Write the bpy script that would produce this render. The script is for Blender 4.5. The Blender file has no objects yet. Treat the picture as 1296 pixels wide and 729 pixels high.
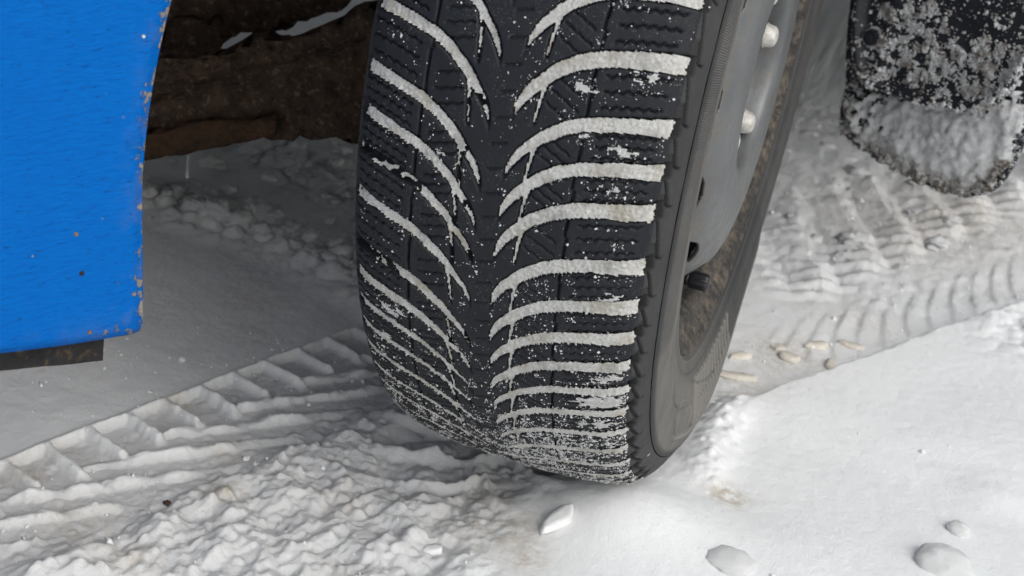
import bpy, bmesh, math, random
import numpy as np
from mathutils import Vector, Matrix, noise as mnoise

SC = bpy.context.scene
COL = SC.collection
rng = np.random.default_rng(7)
random.seed(7)

# ------------------------------------------------------------------ camera, world, sun, exposure
cam_data = bpy.data.cameras.new("camera")
cam = bpy.data.objects.new("camera", cam_data)
COL.objects.link(cam)
YAW, PITCH, ROLL = 0.271, 0.440, 0.153
_fw = Vector((-math.sin(YAW) * math.cos(PITCH), math.cos(YAW) * math.cos(PITCH), -math.sin(PITCH)))
_rt = Vector((math.cos(YAW), math.sin(YAW), 0))
_up = _rt.cross(_fw)
_r2 = math.cos(ROLL) * _rt + math.sin(ROLL) * _up
_u2 = -math.sin(ROLL) * _rt + math.cos(ROLL) * _up
M = Matrix((( _r2.x, _u2.x, -_fw.x, 0.212), (_r2.y, _u2.y, -_fw.y, -0.989), (_r2.z, _u2.z, -_fw.z, 0.575), (0, 0, 0, 1)))
cam.matrix_world = M
cam_data.sensor_width = 36.0
cam_data.lens = 1761.8 / 1296 * 36
cam_data.clip_start = 0.02
cam_data.clip_end = 500
cam_data.dof.use_dof = True
cam_data.dof.focus_distance = 0.86
cam_data.dof.aperture_fstop = 14.0
SC.camera = cam

world = bpy.data.worlds.new("World")
SC.world = world
world.use_nodes = True
wn = world.node_tree.nodes
wl = world.node_tree.links
bg = wn["Background"]
sky = wn.new("ShaderNodeTexSky")
sky.sky_type = 'NISHITA'
sky.sun_disc = False
SUN_EL, SUN_AZ = math.radians(44), math.radians(122)      # azimuth measured clockwise from +y
sky.sun_elevation = SUN_EL
sky.sun_rotation = SUN_AZ
sky.air_density = 1.6
sky.dust_density = 4.0
hs = wn.new("ShaderNodeHueSaturation")                   # overcast: the cloud layer greys the sky evenly
hs.inputs["Saturation"].default_value = 0.3
wl.new(sky.outputs[0], hs.inputs["Color"])
wl.new(hs.outputs[0], bg.inputs["Color"])
bg.inputs["Strength"].default_value = 0.15

sun_d = bpy.data.lights.new("sun", 'SUN')
sun_d.energy = 0.75
sun_d.angle = math.radians(75)
sun_d.color = (1.0, 0.99, 0.97)
sun = bpy.data.objects.new("sun", sun_d)
COL.objects.link(sun)
_sd = Vector((math.sin(SUN_AZ) * math.cos(SUN_EL), math.cos(SUN_AZ) * math.cos(SUN_EL), math.sin(SUN_EL)))
sun.rotation_euler = _sd.to_track_quat('Z', 'Y').to_euler()

SC.view_settings.view_transform = 'Standard'
SC.view_settings.look = 'None'
SC.view_settings.gamma = 1.0
SC.view_settings.exposure = 0.03
SC.view_settings.use_curve_mapping = False
SC.render.engine = 'CYCLES'
SC.cycles.use_denoising = True
SC.cycles.max_bounces = 6

# ------------------------------------------------------------------ helpers
_perm = np.random.default_rng(3).permutation(512).astype(np.int64)
_grad = np.stack([np.cos(np.linspace(0, 2 * np.pi, 64, endpoint=False)), np.sin(np.linspace(0, 2 * np.pi, 64, endpoint=False))], 1)


def perlin(x, y, seed=0):
    x = np.asarray(x, float); y = np.asarray(y, float)
    xi = np.floor(x).astype(np.int64); yi = np.floor(y).astype(np.int64)
    xf = x - xi; yf = y - yi
    u = xf * xf * xf * (xf * (xf * 6 - 15) + 10); v = yf * yf * yf * (yf * (yf * 6 - 15) + 10)

    def g(ix, iy, dx, dy):
        h = _perm[(ix + _perm[(iy + seed * 37) & 511]) & 511] & 63
        return _grad[h, 0] * dx + _grad[h, 1] * dy
    a = g(xi, yi, xf, yf); b = g(xi + 1, yi, xf - 1, yf)
    c = g(xi, yi + 1, xf, yf - 1); d = g(xi + 1, yi + 1, xf - 1, yf - 1)
    return (a + u * (b - a)) + v * ((c + u * (d - c)) - (a + u * (b - a)))


def fbm(x, y, octaves=4, seed=0, gain=0.5):
    s = 0; a = 1.0; f = 1.0
    for o in range(octaves):
        s = s + a * perlin(x * f + 17.3 * o, y * f - 9.1 * o, seed + o)
        a *= gain; f *= 2.03
    return s


def hash2(ix, iy, k):
    return (_perm[(ix + _perm[(iy + k * 53) & 511]) & 511] * 1.0 + 0.5) / 512.0


def bumps(x, y, cell, seed=0, keep=1.0, rmin=0.35, rmax=0.75):
    """rounded lumps on a jittered grid; returns height in units of cell"""
    X = x / cell; Y = y / cell
    xi = np.floor(X).astype(np.int64); yi = np.floor(Y).astype(np.int64)
    best = np.zeros_like(X)
    for dx in (-1, 0, 1):
        for dy in (-1, 0, 1):
            cx = xi + dx; cy = yi + dy
            px = cx + hash2(cx, cy, seed + 1); py = cy + hash2(cx, cy, seed + 2)
            r = rmin + (rmax - rmin) * hash2(cx, cy, seed + 3)
            r = np.where(hash2(cx, cy, seed + 4) < keep, r, 0.0)
            d2 = (X - px) ** 2 + (Y - py) ** 2
            best = np.maximum(best, np.sqrt(np.maximum(r * r - d2, 0)))
    return best


def sstep(a, b, x):
    t = np.clip((x - a) / (b - a), 0, 1)
    return t * t * (3 - 2 * t)


def seg_dist(x, y, pts):
    """signed distance to a polyline (positive on its right side) and length along it"""
    best = np.full(np.shape(x), 1e9); sgn = np.ones(np.shape(x)); along = np.zeros(np.shape(x)); acc = 0.0
    for (ax, ay), (bx, by) in zip(pts[:-1], pts[1:]):
        ex, ey = bx - ax, by - ay
        L2 = ex * ex + ey * ey
        t = np.clip(((x - ax) * ex + (y - ay) * ey) / L2, 0, 1)
        d = np.hypot(x - ax - t * ex, y - ay - t * ey)
        side = np.where((ex * (y - ay) - ey * (x - ax)) < 0, 1.0, -1.0)
        m = d < best
        best = np.where(m, d, best); sgn = np.where(m, side, sgn); along = np.where(m, acc + t * math.sqrt(L2), along)
        acc += math.sqrt(L2)
    return best * sgn, along


def mesh_np(name, verts, quads=None, tris=None, smooth=True, uv=None, attrs=None):
    """a mesh datablock from arrays; uv and attrs are per vertex"""
    me = bpy.data.meshes.new(name)
    verts = np.asarray(verts, np.float32)
    loops = []; starts = []; n = 0
    if quads is not None and len(quads):
        q = np.asarray(quads, np.int32); loops.append(q.ravel()); starts.append(np.arange(len(q), dtype=np.int32) * 4); n = len(q) * 4
    if tris is not None and len(tris):
        q = np.asarray(tris, np.int32); loops.append(q.ravel()); starts.append(n + np.arange(len(q), dtype=np.int32) * 3)
    lv = np.concatenate(loops); st = np.concatenate(starts)
    me.vertices.add(len(verts)); me.vertices.foreach_set("co", verts.ravel())
    me.loops.add(len(lv)); me.loops.foreach_set("vertex_index", lv)
    me.polygons.add(len(st)); me.polygons.foreach_set("loop_start", st)
    me.update(calc_edges=True)
    me.polygons.foreach_set("use_smooth", np.full(len(st), smooth))
    if uv is not None:
        l = me.uv_layers.new(name="UVMap")
        l.data.foreach_set("uv", np.asarray(uv, np.float32)[lv].ravel())
    for k, a in (attrs or {}).items():
        at = me.attributes.new(k, 'FLOAT', 'POINT')
        at.data.foreach_set("value", np.asarray(a, np.float32))
    me.validate()
    return me


def compact(verts, quads, *arrs):
    used = np.unique(quads)
    remap = np.zeros(len(verts), np.int64); remap[used] = np.arange(len(used))
    return (verts[used], remap[quads]) + tuple(a[used] for a in arrs)


def grid_quads(nr, nc, flip=False):
    i = np.arange(nr - 1)[:, None] * nc + np.arange(nc - 1)[None, :]
    q = np.stack([i, i + 1, i + nc + 1, i + nc], -1).reshape(-1, 4)
    return q[:, ::-1] if flip else q


def link(name, me, mat, parent=None, kind=None, label=None, cat=None, group=None):
    o = bpy.data.objects.new(name, me)
    COL.objects.link(o)
    if mat is not None:
        if len(me.materials) == 0:
            me.materials.append(mat)
    if parent is not None:
        o.parent = parent
        o.matrix_parent_inverse = PINV.get(parent.name, Matrix())
    for k, v in (("kind", kind), ("label", label), ("category", cat), ("group", group)):
        if v: o[k] = v
    return o


PINV = {}


def empty(name, loc, parent=None, label=None, cat=None):
    o = bpy.data.objects.new(name, None)
    COL.objects.link(o)
    if parent is not None:
        o.parent = parent
        o.matrix_parent_inverse = PINV[parent.name]
    o.location = loc
    o.empty_display_size = 0.05
    PINV[o.name] = Matrix.Translation(loc).inverted()
    if label: o['label'] = label
    if cat: o['category'] = cat
    return o


def from_bm(name, bm, smooth=True):
    me = bpy.data.meshes.new(name)
    bmesh.ops.recalc_face_normals(bm, faces=bm.faces)
    bm.to_mesh(me); bm.free()
    for p in me.polygons: p.use_smooth = smooth
    return me


# ------------------------------------------------------------------ materials
class NT:
    def __init__(self, name):
        self.m = bpy.data.materials.new(name)
        self.m.use_nodes = True
        self.n = self.m.node_tree.nodes; self.l = self.m.node_tree.links
        self.p = self.n["Principled BSDF"]

    def new(self, t, **kw):
        nd = self.n.new(t)
        for k, v in kw.items(): setattr(nd, k, v)
        return nd

    def put(self, sock, v):
        if hasattr(v, 'is_output') or isinstance(v, bpy.types.NodeSocket): self.l.new(v, sock)
        elif v is not None: sock.default_value = v

    def coord(self, kind="Object", scale=None):
        tc = self.new("ShaderNodeTexCoord")
        out = tc.outputs[kind]
        if scale is not None:
            mp = self.new("ShaderNodeMapping"); mp.inputs["Scale"].default_value = scale
            self.l.new(out, mp.inputs["Vector"]); out = mp.outputs[0]
        return out

    def noise(self, scale, vec=None, detail=4.0, rough=0.6, dist=0.0):
        nd = self.new("ShaderNodeTexNoise")
        nd.inputs["Scale"].default_value = scale; nd.inputs["Detail"].default_value = detail
        nd.inputs["Roughness"].default_value = rough; nd.inputs["Distortion"].default_value = dist
        self.put(nd.inputs["Vector"], vec if vec is not None else self.coord())
        return nd.outputs["Fac"]

    def vor(self, scale, vec=None, feature='F1'):
        nd = self.new("ShaderNodeTexVoronoi", feature=feature)
        nd.inputs["Scale"].default_value = scale
        self.put(nd.inputs["Vector"], vec if vec is not None else self.coord())
        return nd.outputs["Distance"]

    def ramp(self, fac, a, b, ca=0.0, cb=1.0):
        nd = self.new("ShaderNodeMapRange")
        self.put(nd.inputs["Value"], fac)
        for k, v in (("From Min", a), ("From Max", b), ("To Min", ca), ("To Max", cb)): nd.inputs[k].default_value = v
        nd.clamp = True
        return nd.outputs[0]

    def math(self, op, a, b=None):
        nd = self.new("ShaderNodeMath", operation=op)
        self.put(nd.inputs[0], a)
        if b is not None: self.put(nd.inputs[1], b)
        return nd.outputs[0]

    def mix(self, fac, a, b):
        nd = self.new("ShaderNodeMix", data_type='RGBA')
        self.put(nd.inputs["Factor"], fac)
        for s, v in ((nd.inputs[6], a), (nd.inputs[7], b)):
            self.put(s, v if not isinstance(v, tuple) else (v + (1.0,))[:4])
        return nd.outputs[2]

    def attr(self, name):
        nd = self.new("ShaderNodeAttribute", attribute_name=name)
        return nd.outputs["Fac"]

    def bump(self, height, dist=0.001, strength=1.0, normal=None):
        nd = self.new("ShaderNodeBump")
        nd.inputs["Distance"].default_value = dist; self.put(nd.inputs["Strength"], strength)
        self.put(nd.inputs["Height"], height)
        if normal is not None: self.put(nd.inputs["Normal"], normal)
        self.l.new(nd.outputs[0], self.p.inputs["Normal"])
        return nd.outputs[0]

    def set(self, **kw):
        for k, v in kw.items():
            s = self.p.inputs[k.replace('_', ' ')]
            self.put(s, v + (1.0,) if isinstance(v, tuple) and len(v) == 3 and s.type == 'RGBA' else v)
        return self.m


def mat_snow_ground():
    t = NT("snow_ground")
    v = t.coord()
    dirt = t.attr("dirt"); packed = t.attr("packed")
    base = t.mix(t.noise(9.0, v, 5, 0.6), (0.80, 0.825, 0.835), (0.87, 0.885, 0.89))
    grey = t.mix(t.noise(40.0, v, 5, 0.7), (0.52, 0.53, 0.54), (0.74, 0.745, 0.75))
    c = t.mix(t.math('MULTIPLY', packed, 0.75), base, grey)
    tan = t.mix(t.noise(260.0, v, 3, 0.7), (0.36, 0.29, 0.20), (0.62, 0.56, 0.47))
    dn = t.math('MULTIPLY', dirt, t.ramp(t.noise(120.0, v, 4, 0.7), 0.35, 0.62))
    c = t.mix(dn, c, tan)
    spk = t.ramp(t.vor(210.0, v), 0.055, 0.035)
    spk = t.math('MULTIPLY', spk, t.ramp(t.noise(14.0, v, 3, 0.6), 0.56, 0.68))
    c = t.mix(t.math('MULTIPLY', spk, 0.75), c, (0.10, 0.085, 0.075))
    h = t.math('ADD', t.math('MULTIPLY', t.noise(420.0, v, 4, 0.75), 0.7), t.math('MULTIPLY', t.noise(1500.0, v, 2, 0.7), 0.35))
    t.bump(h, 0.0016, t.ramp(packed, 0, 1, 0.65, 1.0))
    return t.set(Base_Color=c, Roughness=0.75, Subsurface_Weight=0.10, Subsurface_Radius=(0.012, 0.013, 0.014), Subsurface_Scale=0.12, Specular_IOR_Level=0.25)


def mat_snow(name, a, b, scale=300.0, dirt=None, bump=0.0008, sss=0.0):
    t = NT(name)
    v = t.coord()
    c = t.mix(t.ramp(t.noise(scale, v, 5, 0.72), 0.3, 0.7), a, b)
    if name == "groove_snow": c = t.mix(t.ramp(t.noise(75.0, v, 3, 0.6), 0.50, 0.72, 0.0, 0.6), c, (0.22, 0.215, 0.20))
    if dirt: c = t.mix(t.math('MULTIPLY', t.ramp(t.noise(60.0, v, 4, 0.65), 0.50, 0.66), 0.8), c, dirt)
    h = t.math('ADD', t.noise(scale * 2.2, v, 4, 0.75), t.math('MULTIPLY', t.noise(scale * 6, v, 2, 0.6), 0.4))
    t.bump(h, bump, 0.9)
    if sss: t.set(Subsurface_Weight=sss, Subsurface_Radius=(0.012, 0.013, 0.014), Subsurface_Scale=0.6)
    return t.set(Base_Color=c, Roughness=0.75, Specular_IOR_Level=0.25)


def mat_rubber(dusty):
    t = NT("tyre_rubber_sidewall" if dusty else "tyre_rubber_tread")
    v = t.coord()
    blk = t.mix(t.noise(55.0, v, 4, 0.6), (0.0070, 0.0085, 0.0118), (0.0120, 0.0138, 0.0178))
    if dusty:
        dust = t.attr("dust")
        sc = t.noise(35.0, v, 5, 0.65)
        dcol = t.mix(t.noise(160.0, v, 4, 0.7), (0.085, 0.083, 0.079), (0.165, 0.158, 0.142))
        f = t.math('MULTIPLY', dust, t.ramp(sc, 0.2, 0.65, 0.55, 1.1))
        c = t.mix(f, blk, dcol)
        rel = t.attr("relief")  # relief shading put into the colour: raised marks dusty pale, recesses dark
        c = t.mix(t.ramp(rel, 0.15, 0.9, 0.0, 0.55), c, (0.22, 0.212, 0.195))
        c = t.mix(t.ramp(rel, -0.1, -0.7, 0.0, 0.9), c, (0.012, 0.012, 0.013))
        uv = t.coord("UV")
        wv = t.new("ShaderNodeTexWave", wave_type='BANDS', bands_direction='X', wave_profile='SIN')
        wv.inputs["Scale"].default_value = 1.0 / 0.0016 / 3.18 / 1.0
        wv.inputs["Distortion"].default_value = 0.0
        t.l.new(uv, wv.inputs["Vector"])
        band = t.attr("ribband")
        h = t.math('ADD', t.math('MULTIPLY', t.math('MULTIPLY', wv.outputs["Fac"], band), 1.0), t.math('MULTIPLY', t.noise(500.0, v, 4, 0.7), 0.25))
        t.bump(h, 0.0009, 0.8)
        c = t.mix(t.math('MULTIPLY', t.math('MULTIPLY', t.ramp(wv.outputs["Fac"], 0.45, 0.1), band), 0.7), c, (0.03, 0.03, 0.032))
        return t.set(Base_Color=c, Roughness=0.72, Specular_IOR_Level=0.3)
    fr = t.ramp(t.noise(900.0, v, 5, 0.8), 0.56, 0.72)
    fr = t.math('MULTIPLY', fr, t.ramp(t.noise(38.0, v, 4, 0.6), 0.42, 0.70, 0.0, 0.5))
    c = t.mix(fr, blk, (0.40, 0.41, 0.42))
    h = t.math('ADD', t.math('MULTIPLY', t.noise(700.0, v, 3, 0.7), 0.5), t.math('MULTIPLY', t.noise(180.0, v, 3, 0.6), 0.5))
    t.bump(h, 0.0005, 0.5)
    return t.set(Base_Color=c, Roughness=0.6, Specular_IOR_Level=0.28)


def mat_blue():
    t = NT("blue_car_paint")
    v = t.coord()
    vs = t.coord("UV", (1, 4.2, 1))
    base = t.mix(t.noise(14.0, v, 5, 0.6), (0.0004, 0.102, 0.41), (0.0006, 0.130, 0.49))
    wr = t.noise(120.0, vs, 5, 0.72, 0.6)
    base = t.mix(t.math('MULTIPLY', t.ramp(wr, 0.52, 0.70), 0.6), base, (0.002, 0.066, 0.30))
    edge = t.attr("edge")
    e = t.math('MULTIPLY', edge, 1.0)
    chips = t.ramp(t.math('ADD', t.noise(115.0, v, 6, 0.7), t.math('MULTIPLY', e, 0.235)), 0.735, 0.77)
    mud = t.mix(t.noise(400.0, v, 3, 0.7), (0.20, 0.15, 0.09), (0.40, 0.35, 0.27))
    c = t.mix(t.math('MULTIPLY', chips, 0.9), base, mud)
    film = t.math('MULTIPLY', t.ramp(t.noise(40.0, v, 5, 0.7), 0.5, 0.75), t.ramp(edge, 0.15, 0.9, 0.0, 0.35))
    c = t.mix(film, c, (0.22, 0.19, 0.16))
    sp = t.math('MULTIPLY', t.ramp(t.vor(85.0, v), 0.075, 0.05), t.ramp(t.noise(33.0, v, 2, 0.5), 0.56, 0.62))
    c = t.mix(sp, c, mud)
    dk = t.math('MULTIPLY', t.ramp(t.noise(150.0, t.coord("UV", (1, 3.5, 1)), 4, 0.7), 0.60, 0.68), 0.7)
    c = t.mix(dk, c, (0.004, 0.03, 0.12))
    h = t.math('ADD', t.math('MULTIPLY', wr, 0.55), t.math('ADD', t.math('MULTIPLY', t.noise(700.0, v, 3, 0.7), 0.15), t.math('MULTIPLY', chips, 0.5)))
    t.bump(h, 0.0020, 0.8)
    return t.set(Base_Color=c, Roughness=t.ramp(chips, 0, 1, 0.55, 0.9), Specular_IOR_Level=0.06)


def mat_rust(name, a, b, c3, sc=60.0):
    t = NT(name)
    v = t.coord()
    c = t.mix(t.ramp(t.noise(sc, v, 6, 0.7), 0.32, 0.66), a, b)
    c = t.mix(t.ramp(t.noise(sc * 2.6, v, 5, 0.7), 0.55, 0.72), c, c3)
    h = t.math('ADD', t.noise(sc * 3, v, 6, 0.75), t.math('MULTIPLY', t.vor(sc * 3.5, v), 0.6))
    t.bump(h, 0.004, 0.9)
    return t.set(Base_Color=c, Roughness=0.9, Specular_IOR_Level=0.2)


def mat_wheel_paint():
    t = NT("grey_wheel_paint")
    v = t.coord()
    c = t.mix(t.ramp(t.noise(22.0, v, 5, 0.65), 0.3, 0.7), (0.088, 0.100, 0.112), (0.150, 0.160, 0.168))
    d = t.attr("dirt")
    dn = t.math('MULTIPLY', t.math('ADD', d, 0.25), t.ramp(t.noise(70.0, v, 6, 0.75), 0.36, 0.72))
    c = t.mix(dn, c, t.mix(t.noise(230.0, v, 4, 0.7), (0.12, 0.10, 0.078), (0.25, 0.225, 0.185)))
    sp = t.math('MULTIPLY', t.ramp(t.vor(420.0, v), 0.16, 0.08), t.ramp(t.noise(45.0, v, 3, 0.6), 0.52, 0.66))
    c = t.mix(t.math('MULTIPLY', sp, 0.6), c, (0.55, 0.54, 0.52))
    dk = t.ramp(t.noise(60.0, v, 6, 0.7), 0.58, 0.75, 0, 0.4)
    c = t.mix(dk, c, (0.07, 0.075, 0.08))
    t.bump(t.noise(600.0, v, 4, 0.7), 0.0004, 0.6)
    return t.set(Base_Color=c, Roughness=t.ramp(dn, 0, 1, 0.36, 0.85), Metallic=0.45)


def mat_barrel():
    t = NT("dirty_wheel_barrel")
    v = t.coord()
    c = t.mix(t.ramp(t.noise(55.0, v, 6, 0.72), 0.36, 0.64), (0.024, 0.023, 0.023), (0.155, 0.127, 0.095))
    c = t.mix(t.ramp(t.vor(330.0, v), 0.22, 0.10), c, (0.14, 0.122, 0.10))
    c = t.mix(t.ramp(t.noise(120.0, v, 6, 0.8), 0.43, 0.58), c, (0.022, 0.021, 0.021))
    t.bump(t.math('ADD', t.noise(260.0, v, 5, 0.75), t.math('MULTIPLY', t.vor(380.0, v), 0.7)), 0.0015, 0.9)
    return t.set(Base_Color=c, Roughness=0.88)


def mat_simple(name, a, b=None, rough=0.6, sc=80.0, metal=0.0, bump=0.0, spec=0.4):
    t = NT(name)
    v = t.coord()
    c = t.mix(t.ramp(t.noise(sc, v, 5, 0.65), 0.35, 0.65), a, b or a)
    if bump: t.bump(t.noise(sc * 4, v, 4, 0.7), bump, 0.8)
    return t.set(Base_Color=c, Roughness=rough, Metallic=metal, Specular_IOR_Level=spec)


def mat_ice():
    t = NT("clear_ice")
    v = t.coord()
    t.bump(t.noise(300.0, v, 3, 0.6), 0.0006, 0.6)
    return t.set(Base_Color=(0.86, 0.88, 0.88), Roughness=0.12, Transmission_Weight=0.75, IOR=1.31)


M_SNOWG = mat_snow_ground()
M_LUMP = mat_snow("clean_snow_lump", (0.90, 0.92, 0.93), (0.95, 0.955, 0.96), 420.0, bump=0.0010)
M_CLUMP = mat_snow("packed_snow_clump", (0.66, 0.67, 0.68), (0.80, 0.81, 0.82), 160.0)
M_STRIP = mat_snow("groove_snow", (0.44, 0.437, 0.41), (0.74, 0.735, 0.71), 700.0, (0.40, 0.37, 0.31), 0.0009)
M_CRUMB = mat_snow("tread_snow_crumb", (0.58, 0.585, 0.58), (0.80, 0.80, 0.80), 500.0)
M_SMEAR = mat_snow("tread_snow_smear", (0.36, 0.36, 0.35), (0.72, 0.72, 0.71), 420.0, bump=0.0012)
M_CRUST = mat_snow("snow_crust_dirty", (0.50, 0.51, 0.52), (0.78, 0.79, 0.80), 130.0, (0.16, 0.12, 0.085), 0.003)
M_MUDCRUST = mat_rust("dirty_snow_edge", (0.07, 0.055, 0.045), (0.40, 0.38, 0.35), (0.55, 0.54, 0.52), 170.0)
M_TREAD = mat_rubber(False)
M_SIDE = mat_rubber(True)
M_BLUE = mat_blue()
M_RUST = mat_rust("dark_rust", (0.040, 0.028, 0.021), (0.105, 0.070, 0.048), (0.24, 0.18, 0.125))
M_RUST2 = mat_rust("brown_rust", (0.045, 0.030, 0.020), (0.12, 0.068, 0.038), (0.035, 0.026, 0.02), 90.0)
M_UNDER = mat_simple("underbody_black", (0.012, 0.012, 0.013), (0.022, 0.020, 0.019), 0.8, 30.0, 0, 0.003)
M_PLASTIC = mat_simple("black_plastic", (0.010, 0.012, 0.018), (0.020, 0.022, 0.028), 0.55, 40.0, 0, 0.0006)
M_LIP = mat_rust("dull_black_lip", (0.018, 0.018, 0.020), (0.034, 0.033, 0.033), (0.12, 0.085, 0.05), 45.0)
M_WHEEL = mat_wheel_paint()
M_BARREL = mat_barrel()
M_NUT = mat_simple("zinc_nut", (0.36, 0.35, 0.32), (0.62, 0.61, 0.58), 0.42, 220.0, 0.3, 0.0005)
M_WASHER = mat_rust("rusty_washer", (0.22, 0.12, 0.05), (0.42, 0.28, 0.14), (0.55, 0.50, 0.42), 150.0)
M_VALVE = mat_simple("valve_cap_black", (0.010, 0.011, 0.014), (0.02, 0.02, 0.024), 0.38, 200.0)
M_GLASS = mat_simple("window_glass", (0.02, 0.025, 0.03), None, 0.08, 10.0)
M_ICE = mat_ice()
M_SHARD = mat_snow("tan_ice_shard", (0.58, 0.53, 0.45), (0.74, 0.71, 0.65), 200.0)
M_DEBRIS = mat_simple("dead_leaf_crumb", (0.05, 0.022, 0.018), (0.09, 0.05, 0.04), 0.8, 400.0)
M_SKIRT = mat_simple("drip_bead", (0.7, 0.7, 0.7))

# ------------------------------------------------------------------ wheel constants
R = 0.317
HZ = R - 0.006
X0 = 0.0045
DEG = math.pi / 180
R_TIPS = [31.5, 25.3, 19.3, 13.0, 6.6, 0.3, -4.2, -8.5, -14.7, -19.7, -24.0, -28.3, -32.4, -36.6, -41.1, -45.9, -51.0, -56.5, -62.0, -67.0]
L_TIPS = [29.5, 23.5, 17.3, 11.2, 5.0, -1.6, -6.2, -10.4, -15.6, -21.9, -26.2, -30.5, -34.4, -38.7, -43.0, -47.2, -52.0, -57.0, -62.0, -67.0]
CU = np.array([0.0, 0.0065, 0.0095, 0.0125, 0.0175, 0.025, 0.0355, 0.0465, 0.0645, 0.0825, 0.1])
CR = np.array([-3.2, 0.0, 1.15, 1.95, 3.0, 4.35, 5.6, 6.35, 7.0, 7.35, 7.6])
CL = np.array([-3.2, 0.0, 1.2, 1.95, 3.0, 4.5, 6.0, 7.05, 8.0, 8.7, 9.1])


def smooth_interp(x, xp, fp):
    return (np.interp(x, xp, fp) * 2 + np.interp(x - 0.002, xp, fp) + np.interp(x + 0.002, xp, fp)) / 4


def half_width(u, side):
    w = np.interp(u, [0.0065, 0.011, 0.02, 0.04, 0.06, 0.08, 0.092], [0.0017, 0.0029, 0.0038, 0.0043, 0.0044, 0.0050, 0.0056])
    return w * (1.0 if side > 0 else 0.86)


# tyre profile (x' outward from the wheel's middle plane, radius); the same on both sides
PRO = np.array([(0, .317), (.015, .317), (.03, .3169), (.05, .3157), (.065, .3134), (.076, .3106), (.083, .3078), (.0880, .3042), (.0912, .3000), (.0935, .2950), (.0952, .2905),
                (.0962, .2875), (.0966, .2850), (.0985, .2834), (.0998, .2812), (.1008, .2720), (.1017, .2580), (.1014, .2515), (.1002, .2485), (.0995, .2360), (.0980, .2230), (.0952, .2135), (.0910, .2085), (.0855, .2055), (.0800, .2045)])


def resample(P, n):
    for _ in range(2):                                        # soften corners a little
        Q = P.copy(); Q[1:-1] = 0.15 * P[:-2] + 0.7 * P[1:-1] + 0.15 * P[2:]; P = Q
    s = np.concatenate([[0], np.cumsum(np.hypot(*np.diff(P, axis=0).T))])
    t = np.linspace(0, s[-1], n)
    return np.stack([np.interp(t, s, P[:, 0]), np.interp(t, s, P[:, 1])], 1), t


PH, PS = resample(PRO, 2000)
i_edge = np.argmin(np.abs(PH[:, 1] - 0.2838) + (PH[:, 0] < .09) * 9)     # the tread grid stops at the foot of the ribbed band
S_EDGE = PS[i_edge]


def tread_point(s):
    a = np.abs(s)
    x = np.interp(a, PS, PH[:, 0]) * np.sign(s); r = np.interp(a, PS, PH[:, 1])
    e = 1e-4
    dx = np.interp(a + e, PS, PH[:, 0]) - np.interp(a - e, PS, PH[:, 0]); dr = np.interp(a + e, PS, PH[:, 1]) - np.interp(a - e, PS, PH[:, 1])
    L = np.hypot(dx, dr) + 1e-12
    x = np.where(s < 0, x + 0.10 * np.clip(np.abs(x) - 0.045, 0, None), x)      # the inner shoulder is a little narrower
    return x, r, -dr / L * np.sign(s), dx / L


def groove_field(x, th):
    """x' and angle (degrees) arrays -> groove mask (0..1), branch mask, nearest strip ids"""
    g = np.zeros(x.shape); gid = np.full(x.shape, -1, np.int32); bid = np.zeros(x.shape, np.int32)
    for side, tips, C in ((1, R_TIPS, CR), (-1, L_TIPS, CL)):
        u = x * side
        on = u > 0
        cu = smooth_interp(u, CU, C)
        slope = (smooth_interp(u + 5e-4, CU, C) - smooth_interp(u - 5e-4, CU, C)) / 1e-3 * DEG * R
        cosf = 1 / np.sqrt(1 + slope ** 2)
        hw = half_width(u, side) * (1.0 if side > 0 else 0.93) * (1 - (0.22 if side > 0 else 0.30) * sstep(-12, -34, th)) * (1 + 0.16 * perlin(x / .012, th * DEG * R / .02, 61))
        tipm = sstep(0.0050, 0.0078, u)
        wob = perlin(x / 0.009, th * DEG * R / 0.009, 5) * 0.0004
        for k, tk in enumerate(tips):
            jit = (hash2(np.array(k), np.array(side + 3), 9) - 0.5) * 0.0006
            d = np.abs(th - tk - cu) * DEG * R * cosf + wob
            m = (1 - sstep(hw - 0.0007 + jit, hw + 0.0007 + jit, d)) * tipm
            # the little branch that leaves the groove near its tip
            c = th - tk
            ub = np.interp(c, [-1.2, 0, 2, 4.0], [0.0180, 0.0185, 0.0198, 0.0222])
            bw = np.interp(c, [-1.3, -0.6, 2, 4], [0.0005, 0.0010, 0.0014, 0.0018])
            mb = (1 - sstep(bw - 0.0005, bw + 0.0005, np.abs(u - ub))) * sstep(-1.3, -0.9, c) * (1 - sstep(3.9, 4.3, c)) * 0.8
            mm = np.maximum(m, mb) * on
            better = mm > np.maximum(g, 0.02)
            g = np.maximum(g, mm)
            gid = np.where(better, (k if side > 0 else 100 + k), gid)
            bid = bid + np.where(on & (c < cu), 1, 0)
    return g, gid, bid


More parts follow.
